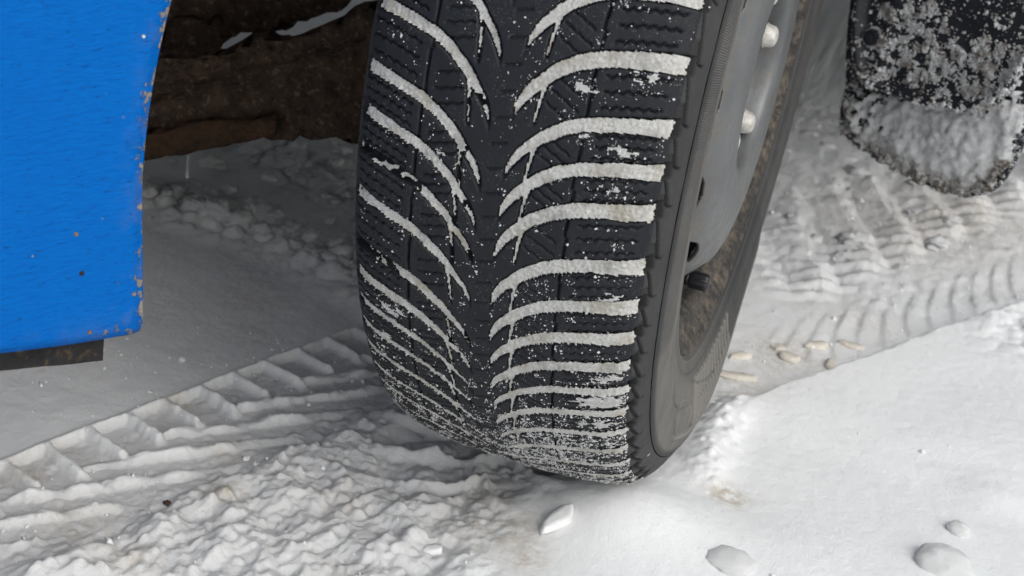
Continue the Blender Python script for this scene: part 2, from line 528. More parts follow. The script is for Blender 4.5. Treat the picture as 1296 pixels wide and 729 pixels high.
def sipe_field(x, th, bid):
    """fine zigzag cuts"""
    d = np.zeros(x.shape)
    t = th * DEG * R
    for side, tips, C in ((1, R_TIPS, CR), (-1, L_TIPS, CL)):
        u = x * side
        cu = smooth_interp(u, CU, C)
        tk = np.array(tips)
        for k in range(len(tk) - 1):
            hi, lo = tk[k], tk[k + 1]
            for f in (0.26, 0.5, 0.74):
                c = lo + (hi - lo) * f
                # outer row: along the grooves
                zz = 0.0007 * (2 * np.abs(((u / 0.0055 + f) % 1) * 2 - 1) - 1)
                dd = np.abs((th - c - cu) * DEG * R - zz)
                L = sstep(0.0505, 0.052, u) * (1 - sstep(0.080 + 0.004 * f, 0.082 + 0.004 * f, u))
                d = np.maximum(d, (1 - sstep(0.00035, 0.00095, dd)) * L)
                # inner row: shorter, across the grooves' slope
                u0, u1 = 0.020 + 0.006 * f, 0.041
                base = c + np.interp(0.031, CU, C)
                zz = 0.0004 * (2 * np.abs(((u / 0.006 + f) % 1) * 2 - 1) - 1)
                dd = np.abs((th - base) * DEG * R - (0.25 if side < 0 else -0.55) * (u - 0.031) * (1 if side > 0 else -1) - zz)
                L = sstep(u0, u0 + 0.0015, u) * (1 - sstep(u1 - 0.0015, u1, u))
                d = np.maximum(d, (1 - sstep(0.00035, 0.00095, dd)) * L * 0.8)
    for c in np.arange(-70, 32, 2.6):                          # short cuts in the centre rib
        dd = np.abs((th - c) * DEG * R - 0.25 * x)
        d = np.maximum(d, (1 - sstep(0.00035, 0.00095, dd)) * (1 - sstep(0.004, 0.0055, np.abs(x - 0.001))) * 0.6)
    return d


def tread_depth(s, th):
    x, r, nx, nr = tread_point(s)
    g, gid, bid = groove_field(x, th)
    ax = np.abs(x)
    inward = np.clip(sstep(0.0975, 0.0940, ax) + 0 * x, 0, 1)
    dep = 0.0062 * g * np.where(ax > np.where(x > 0, 0.087, 0.082), sstep(0.2945, 0.3022, r), 1.0)
    # thin circumferential line, stepping a little at every pitch
    ph = (th / 5.2) % 1
    ul = 0.0452 + 0.0011 * (ph - 0.5) + perlin(th / 1.7, th * 0, 8) * 0.0006
    line = (1 - sstep(0.0004, 0.0010, np.abs(ax - ul)))
    dep = np.maximum(dep, 0.0030 * line)
    sp = sipe_field(x, th, bid)
    dep = np.maximum(dep, 0.0026 * sp * (1 - g))
    # buttress notches below the shoulder edge: an upright cut with a small foot for each pitch
    for side, tips, C in ((1, R_TIPS, CR), (-1, L_TIPS, CL)):
        on = (x * side > 0.085)
        for k in range(len(tips) - 1):
            top = tips[k] + C[-2] - 0.6; bot = tips[k + 1] + C[-2] + 0.4
            mid = top - 0.62 * (top - bot)
            lr = 0.3003 - 0.0055 * (top - th) / max(top - bot, 1)
            cut = (1 - sstep(0.0005, 0.0013, np.abs(r - lr))) * sstep(bot - 0.2, bot + 0.1, th) * (1 - sstep(top, top + 0.3, th))
            foot = (1 - sstep(0.0004, 0.0011, np.abs((th - bot) * DEG * R - 0.3 * (r - 0.2945)))) * (1 - sstep(0.2950, 0.2960, r)) * sstep(0.2905, 0.2915, r)
            shelf = 0.55 * sstep(lr - 0.0005, lr + 0.0015, r) * (ax > 0.088) * sstep(bot, bot + 0.1, th) * (1 - sstep(mid, mid + 0.5, th)) * (1 - sstep(0.3036, 0.3052, r))
            dep = np.maximum(dep, np.maximum(0.0024 * np.maximum(cut, foot), 0.0022 * shelf) * on)
    return x, r, nx, nr, g, gid, bid, dep


def on_wheel(x, r, th):
    """positions; the sidewall bulges and the tread flattens a little where the tyre stands"""
    bulge = 0.0065 * np.exp(-((th + 90) / 26.0) ** 2) * np.exp(-((r - 0.275) / 0.03) ** 2) * np.sign(x) * (np.abs(x) > 0.08)
    return np.stack([X0 + x + bulge, -r * np.cos(th * DEG), HZ + r * np.sin(th * DEG)], -1)


# ------------------------------------------------------------------ the car and its wheel
CA = math.radians(28)
HD = np.array([-math.sin(CA), -math.cos(CA)]); OU = np.array([math.cos(CA), -math.sin(CA)])


def car(h, s, z):
    h = np.asarray(h, float); s = np.asarray(s, float); z = np.asarray(z, float)
    h, s, z = np.broadcast_arrays(h, s, z)
    return np.stack([HD[0] * h + OU[0] * s, HD[1] * h + OU[1] * s, z], -1)


CAR = empty("parked_car", tuple(car(-1.0, -0.75, 0.0)), None, "blue car on snow with its front wheel turned out, tread packed with snow", "car")
WHEEL = empty("wheel", (X0, 0, HZ), CAR)


def build_tyre():
    ths = np.arange(-100.0, 31.01, 0.135)
    ss = np.arange(-S_EDGE, S_EDGE + 1e-6, 0.00072)
    S, T = np.meshgrid(ss, ths)
    x, r, nx, nr, g, gid, bid, dep = tread_depth(S, T)
    und = fbm(x / 0.02, T * DEG * R / 0.02, 3, 4) * 0.00025
    xx = x - nx * (dep - und); rr = r - nr * (dep - und)
    P = on_wheel(xx, rr, T)
    nr_, nc_ = S.shape
    quads = grid_quads(nr_, nc_)
    V = P.reshape(-1, 3)
    uv = np.stack([T.ravel() * DEG * R, S.ravel()], 1)
    cen = quads[:, 0]
    cx = x.ravel()[quads].mean(1); cg = g.ravel()[quads].max(1); cb = bid.ravel()[cen]; ct = T.ravel()[quads].mean(1)
    axc = np.abs(cx)
    is_block = (axc > 0.0453) & (r.ravel()[quads].mean(1) > 0.3018) & (cg < 0.5)
    dustv = np.clip(sstep(0.312, 0.300, r) * 0.24 + 0.0, 0, 1).ravel()
    rib = np.zeros(len(V))
    # tread blocks outside the thin line: a part each
    key = np.where(is_block, cb * 2 + (cx > 0), -1)
    for kk in np.unique(key):
        if kk < 0: continue
        sel = quads[key == kk]
        if len(sel) < 60: continue
        v2, q2, u2 = compact(V, sel, uv)
        link("tread_block", mesh_np("tread_block", v2, q2, uv=u2), M_TREAD, WHEEL)
    rest = quads[~is_block]
    shoulder = r.ravel()[rest].mean(1) < 0.3018
    v2, q2, u2, d2, b2 = compact(V, rest, uv, dustv, rib)
    qr = r.ravel()[rest].mean(1)
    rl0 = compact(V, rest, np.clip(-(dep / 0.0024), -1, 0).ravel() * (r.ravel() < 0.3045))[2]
    parts = [(v2, q2, u2, d2, b2, np.where(qr < 0.3018, 1, 0), rl0)]

    # sidewalls, both sides, all the way round, with the ribbed band, arcs and raised bars
    ps_side = np.concatenate([np.linspace(S_EDGE, PS[-1], 62)])
    ths2 = np.concatenate([np.arange(-135, 31, 0.3), np.arange(31, 226, 1.0)])
    for side in (1, -1):
        S2, T2 = np.meshgrid(ps_side * side, ths2)
        x2, r2, nx2, nr2 = tread_point(S2)
        d = np.zeros(x2.shape)
        # concentric fine lines
        for rc, w_, a_ in ((0.2805, 0.0006, 0.0005), (0.2475, 0.0006, 0.0006), (0.2300, 0.0007, -0.0007), (0.2235, 0.0006, 0.0005), (0.2150, 0.0006, -0.0006)):
            d += 1.7 * a_ * (1 - sstep(0.3, 1.2, np.abs(r2 - rc) / w_))
        # incised arcs and swooshes near the ribbed band's inner edge
        for a0, a1, r0, r1 in ((14, 26, .2470, .2385), (10, 21, .2350, .2455), (6, 15, .2480, .2400), (2, 10, .2310, .2440), (-34, -15, .2490, .2490), (-62, -40, .2515, .2350), (-95, -72, .2520, .2300), (-118, -104, .2300, .2500)):
            rc = np.interp(T2, [a0, a1], [r0, r1])
            d += 0.0018 * (1 - sstep(0.0003, 0.0009, np.abs(r2 - rc))) * sstep(a0, a0 + 0.6, T2) * (1 - sstep(a1 - 0.6, a1, T2))
        # raised bars low on the sidewall
        for a in np.arange(-106, -74, 2.3):
            d -= 0.0024 * (1 - sstep(0.30, 0.75, np.abs(T2 - a))) * sstep(0.2275, 0.2285, r2) * (1 - sstep(0.2655, 0.2665, r2))
        d -= 0.0020 * (1 - sstep(0.0012, 0.0022, np.abs(r2 - 0.2690))) * sstep(-135, -130, T2) * (1 - sstep(-62, -58, T2))
        ov = np.hypot((T2 + 66) / 7.5, (r2 - .2545) / .0125)
        d -= 0.0014 * (1 - sstep(.03, .10, np.abs(ov - 1)))
        # short ribs and ticks seen at the far side
        for a in (-128, -121, -113, -101, 8.5, -2.0):
            d += 0.0011 * (1 - sstep(0.12, 0.35, np.abs(T2 - a - (r2 - .25) * 40))) * sstep(0.236, 0.238, r2) * (1 - sstep(0.247, 0.249, r2))
        X = x2 - nx2 * d; Rr = r2 - nr2 * d
        Pn = on_wheel(X, Rr, T2).reshape(-1, 3)
        q = grid_quads(*S2.shape, flip=(side < 0))
        band = (sstep(0.2500, 0.2520, r2) * (1 - sstep(0.2795, 0.2815, r2)) * sstep(-27, -21, T2) * (1 - sstep(24, 30, T2))).ravel()
        dust = (0.13 + 0.85 * sstep(0.283, 0.276, r2) * sstep(0.200, 0.24, r2) - 0.30 * sstep(-100, -122, T2) + 0.28 * sstep(0.225, 0.214, r2)).ravel()
        dust = dust * (0.40 + 0.60 * sstep(-112, -66, T2) * (T2 < 110)).ravel()
        dust = dust + 0.25 * (sstep(-70, -78, T2) * (1 - sstep(-78, -70, -T2 - 172 + 0 * T2))).ravel() * 0
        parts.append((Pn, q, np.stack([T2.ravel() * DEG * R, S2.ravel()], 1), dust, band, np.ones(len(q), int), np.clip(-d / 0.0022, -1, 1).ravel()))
    # the rest of the tread, out of the picture: same grooves, coarser
    ths3 = np.arange(31.0, 260.1, 0.6); ss3 = np.linspace(-S_EDGE, S_EDGE, 96)
    S3, T3 = np.meshgrid(ss3, ths3)
    x3, r3, nx3, nr3 = tread_point(S3)
    u = np.abs(x3); cu = smooth_interp(u, CU, CR)
    dmod = np.abs(((T3 - cu) / 5.2) % 1 - 0.5) * 5.2 * DEG * R
    gg = (1 - sstep(0.003, 0.006, dmod)) * sstep(0.006, 0.012, u) * sstep(0.295, 0.305, r3)
    P3 = on_wheel(x3 - nx3 * gg * 0.006, r3 - nr3 * gg * 0.006, T3).reshape(-1, 3)
    q3 = grid_quads(*S3.shape)
    parts.append((P3, q3, np.stack([T3.ravel() * DEG * R, S3.ravel()], 1), np.zeros(len(P3)), np.zeros(len(P3)), np.where(r3.ravel()[q3].mean(1) < .3018, 1, 0)))
    off = 0; vs = []; qs = []; us = []; ds = []; bs = []; ms = []; rs = []
    for v, q, u_, d_, b_, m_, *rl in parts:
        rs.append(rl[0] if rl else np.zeros(len(v)))
        vs.append(v); qs.append(q + off); us.append(u_); ds.append(d_); bs.append(b_); ms.append(m_); off += len(v)
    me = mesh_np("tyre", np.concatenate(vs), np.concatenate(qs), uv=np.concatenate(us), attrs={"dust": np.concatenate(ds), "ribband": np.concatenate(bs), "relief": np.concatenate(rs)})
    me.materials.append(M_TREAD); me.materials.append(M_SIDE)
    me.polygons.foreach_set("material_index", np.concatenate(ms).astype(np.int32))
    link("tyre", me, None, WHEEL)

    # ---- snow packed in the grooves: one strip each
    mm = perlin(x / 0.006, T * DEG * R / 0.006, 11) * 0.34 + perlin(x / 0.0022, T * DEG * R / 0.0022, 12) * 0.42 + perlin(x / 0.0011, T * DEG * R / 0.0011, 13) * 0.3
    # right ends of the right-hand grooves spill a little below the groove
    fill = g + mm * np.where(x > 0.05, 1.15, np.where(x > 0, 0.8, 0.7))
    arcd = T * DEG * R
    fade = np.ones(x.shape)
    fade -= 0.9 * sstep(-0.030, -0.048, x) * (gid == 100 + 7) * sstep(-0.02, 0.2, perlin(x / .006, arcd / .006, 3) + 0.25)
    fade -= 0.55 * sstep(-0.045, -0.06, x) * (gid == 100 + 9)
    fade -= 0.45 * sstep(-0.070, -0.085, x)
    fade -= 0.25 * (np.abs(x) < 0.02) * (gid >= 100)
    fade -= 0.42 * sstep(0.05, 0.55, fbm(x / .010, arcd / .010, 4, 63)) * np.where(x < 0, 1.0, 0.55)
    fade -= 0.35 * sstep(0.9, 0.5, g) * (np.abs(np.abs(x) - .0195) < .006)
    r_out = np.where(x > 0, sstep(0.0872, 0.0905, x), sstep(0.0825, 0.0855, -x)) * 0.9
    vis = fill * fade - r_out > 0.42
    crisp = 0.0007 * np.abs(perlin(x / 0.0040, arcd / 0.0040, 15)) + 0.0006 * perlin(x / 0.0017, arcd / 0.0017, 16)
    sdep = np.where(g > 0.6, 0.0012, 0.0002) - crisp * 1.6 - 0.0009 * sstep(0.055, 0.085, x) - 0.0006 * sstep(-15, -40, T)
    sx = x - nx * sdep; sr = r - nr * sdep
    SV = on_wheel(sx, sr, T).reshape(-1, 3)
    qv = vis.ravel()[quads].all(1)
    gq = np.where(qv, gid.ravel()[cen], -1)
    for kk in np.unique(gq):
        if kk < 0: continue
        sel = quads[gq == kk]
        if len(sel) < 120: continue
        v2, q2 = compact(SV, sel)
        link("snow_strip", mesh_np("snow_strip", v2, q2), M_STRIP, WHEEL)

    # ---- thin cakes of snow smeared over the blocks
    pm = 0.0
    for px, pt, sr_, a_ in ((0.0745, -27.0, 0.012, 1.15), (0.079, -22.6, 0.009, .85), (0.074, -31.5, 0.011, .8), (0.0415, 9.9, 0.0050, .95), (0.066, 0.9, 0.008, .62), (0.066, 4.9, 0.008, .7), (0.070, 12.2, 0.009, .62), (-0.058, -20.6, .008, .85), (-0.063, -25.5, .008, .8),
                            (0.046, 5.7, .004, .7), (0.074, -11.2, .010, .6), (0.072, -16.6, .010, .62), (-0.033, .4, .004, .7), (0.013, 9.3, .005, .5), (.03, -43, .02, .55), (.07, -39, .02, .65), (-.03, -43, .02, .5)):
        pm = np.maximum(pm, a_ * np.exp(-(((x - px) / (1.5 * sr_)) ** 2 + ((T - pt) * DEG * R / (.62 * sr_)) ** 2)))
    cu_ = smooth_interp(np.maximum(x, 0), CU, CR)
    nz = 0.62 * fbm(x / .006, (T - cu_) * DEG * R / .0030, 4, 65, .62)
    cake = (pm + nz * (0.35 + 0.65 * sstep(0.02, .3, pm)) > 0.52) & (pm > .1) & (g < .5) & (np.abs(x) < .086)
    qc = cake.ravel()[quads].all(1)
    cdep = np.minimum(dep, 0.0004) - 0.0006 - 0.0007 * np.abs(perlin(x / .0022, arcd / .0022, 66)) * sstep(.2, .8, pm)
    CV = on_wheel(x - nx * cdep, r - nr * cdep, T).reshape(-1, 3)
    if qc.any():
        v2, q2 = compact(CV, quads[qc])
        link("snow_smear", mesh_np("snow_smear", v2, q2), M_SMEAR, WHEEL, kind="stuff")

    # ---- crumbs of snow scattered over the rubber
    N = 1100000
    cx_ = rng.uniform(-0.084, 0.0885, N); ct_ = rng.uniform(-62, 29, N)
    arc = ct_ * DEG * R
    n1 = fbm(cx_ / 0.011, arc / 0.011, 4, 21); n2 = fbm(cx_ / 0.030, arc / 0.030, 3, 31)
    low = sstep(-8, -42, ct_)
    p = 0.006 + 0.05 * sstep(0.08, 0.75, n1 + 0.45 * n2)
    p += 0.30 * sstep(0.22, 0.80, n1 + 0.55 * n2 + 0.32 * low - 0.06) * (0.35 + 0.65 * low)
    # streaks parallel to the grooves on the right-hand blocks
    cu = smooth_interp(np.maximum(cx_, 0), CU, CR)
    st = fbm(cx_ / 0.012, (ct_ - cu) * DEG * R / 0.0022, 3, 41)
    p += np.where(cx_ > 0.008, 1, 0.25) * 0.30 * sstep(0.25, 0.75, st + 0.5 * n1 + 0.25 * low) * sstep(0.0, 0.35, n2 + 0.25 * low + 0.12)
    # just below each right-hand groove
    g_c, gid_c, _ = groove_field(cx_ - 0.0, ct_ + 1.15)
    p += 0.14 * g_c * sstep(-0.1, 0.4, n1) * np.where(cx_ > 0, 1.0, 0.45)
    for px, pt, sr_, a in ((0.0415, 9.9, 0.0045, 0.8), (0.046, 5.5, 0.0035, 0.35), (0.013, 9.0, 0.006, 0.22), (0.066, 4.3, 0.008, 0.30), (0.080, -27.0, 0.011, 1.0), (0.076, -21.5, 0.009, 0.40), (0.074, -23.5, 0.008, 0.6),
                           (0.066, 0.5, 0.009, .35), (0.07, 12.2, 0.008, .35), (-0.033, 0.3, .004, .5), (-0.058, -20.6, .009, .45), (0.03, -12.5, .012, .16), (0.03, -17.5, .012, .22), (0.05, -38, .02, .5), (0.03, -43, .03, .6), (0.08, -36, .015, .6)):
        dd = np.hypot(cx_ - px - X0 * 0, (ct_ - pt) * DEG * R)
        p += a * np.exp(-(dd / sr_) ** 2) * sstep(-0.25, 0.25, n1 + 0.2)
    p = p * np.clip(0.55 + 1.3 * fbm(cx_ / 0.0045, arc / 0.0032, 3, 71), 0.05, 2.2)
    keep = rng.random(N) < p * (0.24 + 0.16 * low)
    cx_, ct_ = cx_[keep], ct_[keep]
    ii = np.clip(((ct_ - ths[0]) / 0.135).round().astype(int), 0, nr_ - 1)
    sgrid = np.interp(np.abs(cx_), PH[:i_edge, 0], PS[:i_edge]) * np.sign(cx_)
    jj = np.clip(((sgrid - ss[0]) / 0.00072).round().astype(int), 0, nc_ - 1)
    base = P[ii, jj]
    size = np.clip(rng.lognormal(-8.15, 0.50, len(cx_)), 0.00014, 0.0010)
    octv = np.array([(1, 0, 0), (-1, 0, 0), (0, 1, 0), (0, -1, 0), (0, 0, 1), (0, 0, -1)], float)
    octf = np.array([(0, 2, 4), (2, 1, 4), (1, 3, 4), (3, 0, 4), (2, 0, 5), (1, 2, 5), (3, 1, 5), (0, 3, 5)])
    vv = octv[None] * size[:, None, None] * rng.uniform(0.55, 1.45, (len(size), 6, 1)) + rng.normal(0, 0.22, (len(size), 6, 3)) * size[:, None, None]
    ang = rng.uniform(0, 2 * np.pi, len(size)); ca, sa = np.cos(ang)[:, None], np.sin(ang)[:, None]
    vv = np.stack([vv[..., 0] * ca - vv[..., 1] * sa, vv[..., 0] * sa + vv[..., 1] * ca, vv[..., 2]], -1)
    vv = (vv + base[:, None, :]).reshape(-1, 3)
    ff = (octf[None] + (np.arange(len(size)) * 6)[:, None, None]).reshape(-1, 3)
    link("snow_crumbs", mesh_np("snow_crumbs", vv, None, ff, smooth=False), M_CRUMB, WHEEL, kind="stuff")


def lathe(name, prof, n=240, hole=None, attrs_fn=None, a0=90.0, a1=450.0):
    prof = np.array(prof, float)
    ths = np.linspace(a0, a1, n + 1)
    T, I = np.meshgrid(ths, np.arange(len(prof)), indexing='ij')
    x = prof[I, 0]; r = prof[I, 1]
    V = np.stack([x, -r * np.cos(T * DEG), HZ + r * np.sin(T * DEG)], -1).reshape(-1, 3)
    q = grid_quads(*T.shape)
    at = None
    if attrs_fn: at = {k: v.ravel() for k, v in attrs_fn(x, r, T).items()}
    if hole is not None:
        m = hole(x.ravel()[q].mean(1), r.ravel()[q].mean(1), T.ravel()[q].mean(1))
        q = q[~m]
    return mesh_np(name, V, q, attrs=at)


def dens(prof, step=0.0012):
    P = np.array(prof, float)
    Q = [P[0]]
    for _ in range(2):
        P2 = [P[0]]
        for a, b in zip(P[:-1], P[1:]): P2 += [a * .75 + b * .25, a * .25 + b * .75]
        P2.append(P[-1]); P = np.array(P2)
    s = np.concatenate([[0], np.cumsum(np.hypot(*np.diff(P, axis=0).T))])
    t = np.linspace(0, s[-1], int(s[-1] / step) + 2)
    return np.stack([np.interp(t, s, P[:, 0]), np.interp(t, s, P[:, 1])], 1)


def build_rim():
    flange = dens([(.078, .1835), (.084, .186), (.0865, .190), (.0885, .196), (.092, .2005), (.0955, .2035), (.0980, .2070), (.0985, .2095), (.0970, .2110), (.0945, .2100), (.0925, .2065)], 0.0008)
    link("rim_flange", lathe("rim_flange", flange, 360, attrs_fn=lambda x, r, T: {"dirt": 0.75 + 0 * x}), M_BARREL, WHEEL)
    barrel = dens([(-.088, .206), (-.086, .196), (-.080, .184), (-.02, .176), (.03, .172), (.048, .1745), (.060, .181), (.070, .1835), (.079, .1836)], 0.002)
    link("rim_barrel", lathe("rim_barrel", barrel, 240), M_BARREL, WHEEL)
    disc = dens([(.0700, .0), (.0705, .026), (.0705, .030), (.0770, .033), (.0770, .060), (.0772, .0665), (.0800, .0685), (.0945, .0705), (.0968, .0730), (.0978, .0800), (.0983, .0950), (.0980, .1120), (.0965, .1260), (.0930, .1370), (.0870, .1460), (.0790, .1530), (.0710, .1585), (.0640, .1650), (.0585, .1720), (.0570, .1765), (.0565, .1812)], 0.0010)
    NH = 14

    def hole(x, r, T):
        a = (T + 71.0) % (360.0 / NH)
        a = np.minimum(a, 360.0 / NH - a) * DEG * r
        return (r > .135) & (((x - 0.0812) / 0.0092) ** 2 + (a / 0.0190) ** 2 < 1)
    me = lathe("wheel_disc", disc, 1000, hole, lambda x, r, T: {"dirt": np.clip(0.2 + 0.6 * sstep(0.12, 0.155, r) + 0.45 * sstep(0.072, 0.062, r), 0, 1)})
    o = link("wheel_disc", me, M_WHEEL, WHEEL)
    sm = o.modifiers.new("thickness", 'SOLIDIFY'); sm.thickness = 0.003; sm.offset = -1
    # lug nuts on the bolt circle
    for k in range(5):
        a = (165 + 72 * k) * DEG
        y, z = -0.0565 * math.cos(a), HZ + 0.0565 * math.sin(a)
        bm = bmesh.new()
        rings = [(0.0850, .0125, 0), (0.0866, .0125, 0), (0.0868, .0098, 6), (0.0965, .0098, 6), (0.0985, .0088, 0), (0.1030, .0080, 0), (0.1052, .0062, 0), (0.1062, .003, 0)]
        prev = None
        for (xx, rad, hexa) in rings:
            ring = []
            for j in range(24):
                t = 2 * math.pi * j / 24 + k
                rr_ = rad
                if hexa:
                    q = (t % (math.pi / 3)) - math.pi / 6
                    rr_ = rad * 0.93 / math.cos(q)
                ring.append(bm.verts.new((xx - 0.0094, y + rr_ * math.cos(t), z + rr_ * math.sin(t))))
            if prev:
                for j in range(24): bm.faces.new((prev[j], prev[(j + 1) % 24], ring[(j + 1) % 24], ring[j]))
            prev = ring
        bm.faces.new(prev)
        me = from_bm("lug_nut", bm)
        me.materials.append(M_NUT); me.materials.append(M_WASHER)
        for p in me.polygons:
            if p.center.x < 0.0868: p.material_index = 1
        link("lug_nut", me, None, WHEEL)
    # tyre valve: rubber stem and ribbed cap, standing out of the barrel towards the outer side
    a = -88 * DEG
    y, z = -0.168 * math.cos(a), HZ + 0.168 * math.sin(a)
    def tube(name, rings, mat, nseg=40, knurl=None):
        bm = bmesh.new(); prev = None
        for (xx, rad, kn) in rings:
            ring = []
            for j in range(nseg):
                t = 2 * math.pi * j / nseg
                q = rad * (1 + (0.09 if (j % 4 < 2) else -0.03) * kn)
                ring.append(bm.verts.new((xx, y + q * math.cos(t), z + q * math.sin(t))))
            if prev:
                for j in range(nseg): bm.faces.new((prev[j], prev[(j + 1) % nseg], ring[(j + 1) % nseg], ring[j]))
            prev = ring
        bm.faces.new(prev)
        return link(name, from_bm(name, bm), mat, WHEEL)
    tube("valve_stem", [(0.055, .0072, 0), (0.066, .0068, 0), (0.072, .0056, 0), (0.0745, .0050, 0), (0.0750, .0056, 0), (0.0785, .0056, 0)], M_VALVE)
    tube("valve_cap", [(0.0780, .0044, 0), (0.0782, .0060, 0), (0.0795, .0064, 1), (0.0905, .0064, 1), (0.0925, .0060, .6), (0.0938, .0046, 0)], M_VALVE)


def crusty(name, poly, thick, origin, dvec, nvec, mat, parent, amp=0.004, sub=0.006, seed=0):
    """an extruded outline (a along dvec, z) with a rough, scaled surface"""
    bm = bmesh.new()
    P = np.array(poly, float)
    # resample the outline finely
    out = []
    for a, b in zip(P, np.roll(P, -1, 0)):
        n = max(1, int(np.linalg.norm(b - a) / sub))
        for i in range(n): out.append(a + (b - a) * i / n)
    out = np.array(out)
    k = len(out)
    cen = out.mean(0)
    def w(p, t):
        q = np.array(origin) + np.array(dvec) * p[0] + np.array(nvec) * t
        return Vector((q[0], q[1], p[1]))
    f = bm.faces.new([bm.verts.new(w(p, 0)) for p in out])
    bmesh.ops.triangulate(bm, faces=[f])
    for _ in range(5):
        es = [e for e in bm.edges if e.calc_length() > sub * 1.4]
        if not es: break
        bmesh.ops.subdivide_edges(bm, edges=es, cuts=1, use_grid_fill=False)
        bmesh.ops.triangulate(bm, faces=[f for f in bm.faces if len(f.verts) > 3])
    r = bmesh.ops.extrude_face_region(bm, geom=bm.faces[:])
    nv = Vector((nvec[0], nvec[1], 0)) * thick
    for v in [g for g in r['geom'] if isinstance(g, bmesh.types.BMVert)]: v.co += nv
    bmesh.ops.recalc_face_normals(bm, faces=bm.faces)
    bm.normal_update()
    for v in bm.verts:
        q = v.co * 55 + Vector((seed, 0, 0))
        d = mnoise.fractal(q, 0.9, 2.1, 4)
        v.co += v.normal * d * amp + Vector((mnoise.noise(q * 1.7), mnoise.noise(q * 1.7 + Vector((9, 3, 1))), mnoise.noise(q * 1.7 + Vector((2, 8, 5))))) * amp * 0.6
    return link(name, from_bm(name, bm), mat, parent)


def build_underbody():
    d = (-0.93979, -0.34174); n = (-0.34174, 0.93979)               # thickness goes away from the viewer
    A = np.array([-.255, .1])
    arm = [(0.32, .165), (0.1971, 0.1739), (0.1745, 0.1813), (0.1379, 0.1993), (0.1095, 0.2096), (0.0959, 0.2232), (0.0837, 0.2263), (0.0567, 0.2236), (0.0422, 0.2234), (0.0259, 0.2263), (0.0239, 0.2404), (0.0273, 0.2442), (0.01, 0.2571), (-0.0037, 0.2652), (-0.04, 0.2841), (-0.13, .285), (-0.13, 0.1363), (-0.0375, 0.1363), (-0.0036, 0.142), (0.0277, 0.1469), (0.051, 0.1449), (0.077, 0.1537), (0.1334, 0.1427), (0.1834, 0.1259), (0.32, 0.095)]
    crusty("control_arm", arm, 0.02, A, d, n, M_RUST, CAR, 0.0075, 0.006, 1)
    A2 = A + np.array([0.34174, -0.93979]) * 0.012
    fl = [(0.30, 0.096), (0.2015, 0.1238), (0.1808, 0.1293), (0.1313, 0.1467), (0.0713, 0.1575), (0.0704, 0.1424), (0.1302, 0.1215), (0.1801, 0.1041), (0.30, 0.066)]
    crusty("arm_flange", fl, 0.010, A2, d, n, M_RUST2, CAR, 0.003, 0.005, 4)
    A3 = A + np.array([-0.34174, 0.93979]) * 0.12          # behind the arm
    up = [(a_, z_ + 0.007) for a_, z_ in [(0.36, 0.40), (0.36, 0.115), (0.2375, 0.1314), (0.199, 0.1409), (0.1676, 0.1571), (0.1588, 0.1631), (0.1258, 0.1841), (0.0991, 0.1928), (0.0461, 0.2129), (0.0269, 0.2259), (0.023, 0.2379), (0.022, 0.272), (0.02, 0.40)]]
    crusty("frame_rail", up, 0.03, A3, d, n, M_RUST, CAR, 0.006, 0.008, 7)
    A4 = A + np.array([-0.34174, 0.93979]) * 0.10
    bl = [(0.1971, 0.1478), (0.1877, 0.2012), (0.1701, 0.2036), (0.1545, 0.2023), (0.1415, 0.2086), (0.1391, 0.1814), (0.1553, 0.1694), (0.164, 0.1635)]
    crusty("rail_bracket", bl, 0.016, A4, d, n, M_RUST, CAR, 0.006, 0.006, 11)
    # hub carrier behind the wheel joins the arm to the wheel
    bm = bmesh.new()
    bmesh.ops.create_cone(bm, cap_ends=True, segments=32, radius1=0.055, radius2=0.055, depth=0.10, matrix=Matrix.Translation((X0 - 0.125, 0.0, HZ)) @ Matrix.Rotation(math.pi / 2, 4, 'Y'))
    link("hub_carrier", from_bm("hub_carrier", bm), M_RUST, CAR)
    # floor pan and tub, closing the car's underside
    bm = bmesh.new()
    def slab(h0, h1, s0, s1, z0, z1):
        vs = [bm.verts.new(tuple(car(h, s, z))) for z in (z0, z1) for h in (h0, h1) for s in (s0, s1)]
        for f in ((0, 1, 3, 2), (4, 6, 7, 5), (0, 4, 5, 1), (2, 3, 7, 6), (0, 2, 6, 4), (1, 5, 7, 3)): bm.faces.new([vs[i] for i in f])
    slab(-3.1, -0.50, -1.45, -0.10, 0.36, 0.40)
    slab(-0.47, 0.72, -1.16, -0.44, 0.32, 0.36)
    link("floor_pan", from_bm("floor_pan", bm, False), M_UNDER, CAR)
    # arch liner over the wheel
    T, S = np.meshgrid(np.linspace(38, 158, 40), np.linspace(0.03, -0.42, 12), indexing='ij')
    rr = 0.422
    V = car(rr * np.cos(T * DEG), S, 0.285 + rr * np.sin(T * DEG)).reshape(-1, 3)
    o = link("arch_liner", mesh_np("arch_liner", V, grid_quads(*T.shape)), M_UNDER, CAR)
    o.modifiers.new("thickness", 'SOLIDIFY').thickness = 0.004
    bm = bmesh.new()
    vs = [bm.verts.new(tuple(car(h, -0.42, z))) for h, z in ((.40, .36), (.33, .50), (.2, .62), (0, .677), (-.2, .62), (-.33, .50), (-.40, .36))]
    bm.faces.new(vs)
    o = link("inner_wing", from_bm("inner_wing", bm, False), M_UNDER, CAR)
    o.modifiers.new("thickness", 'SOLIDIFY').thickness = 0.004


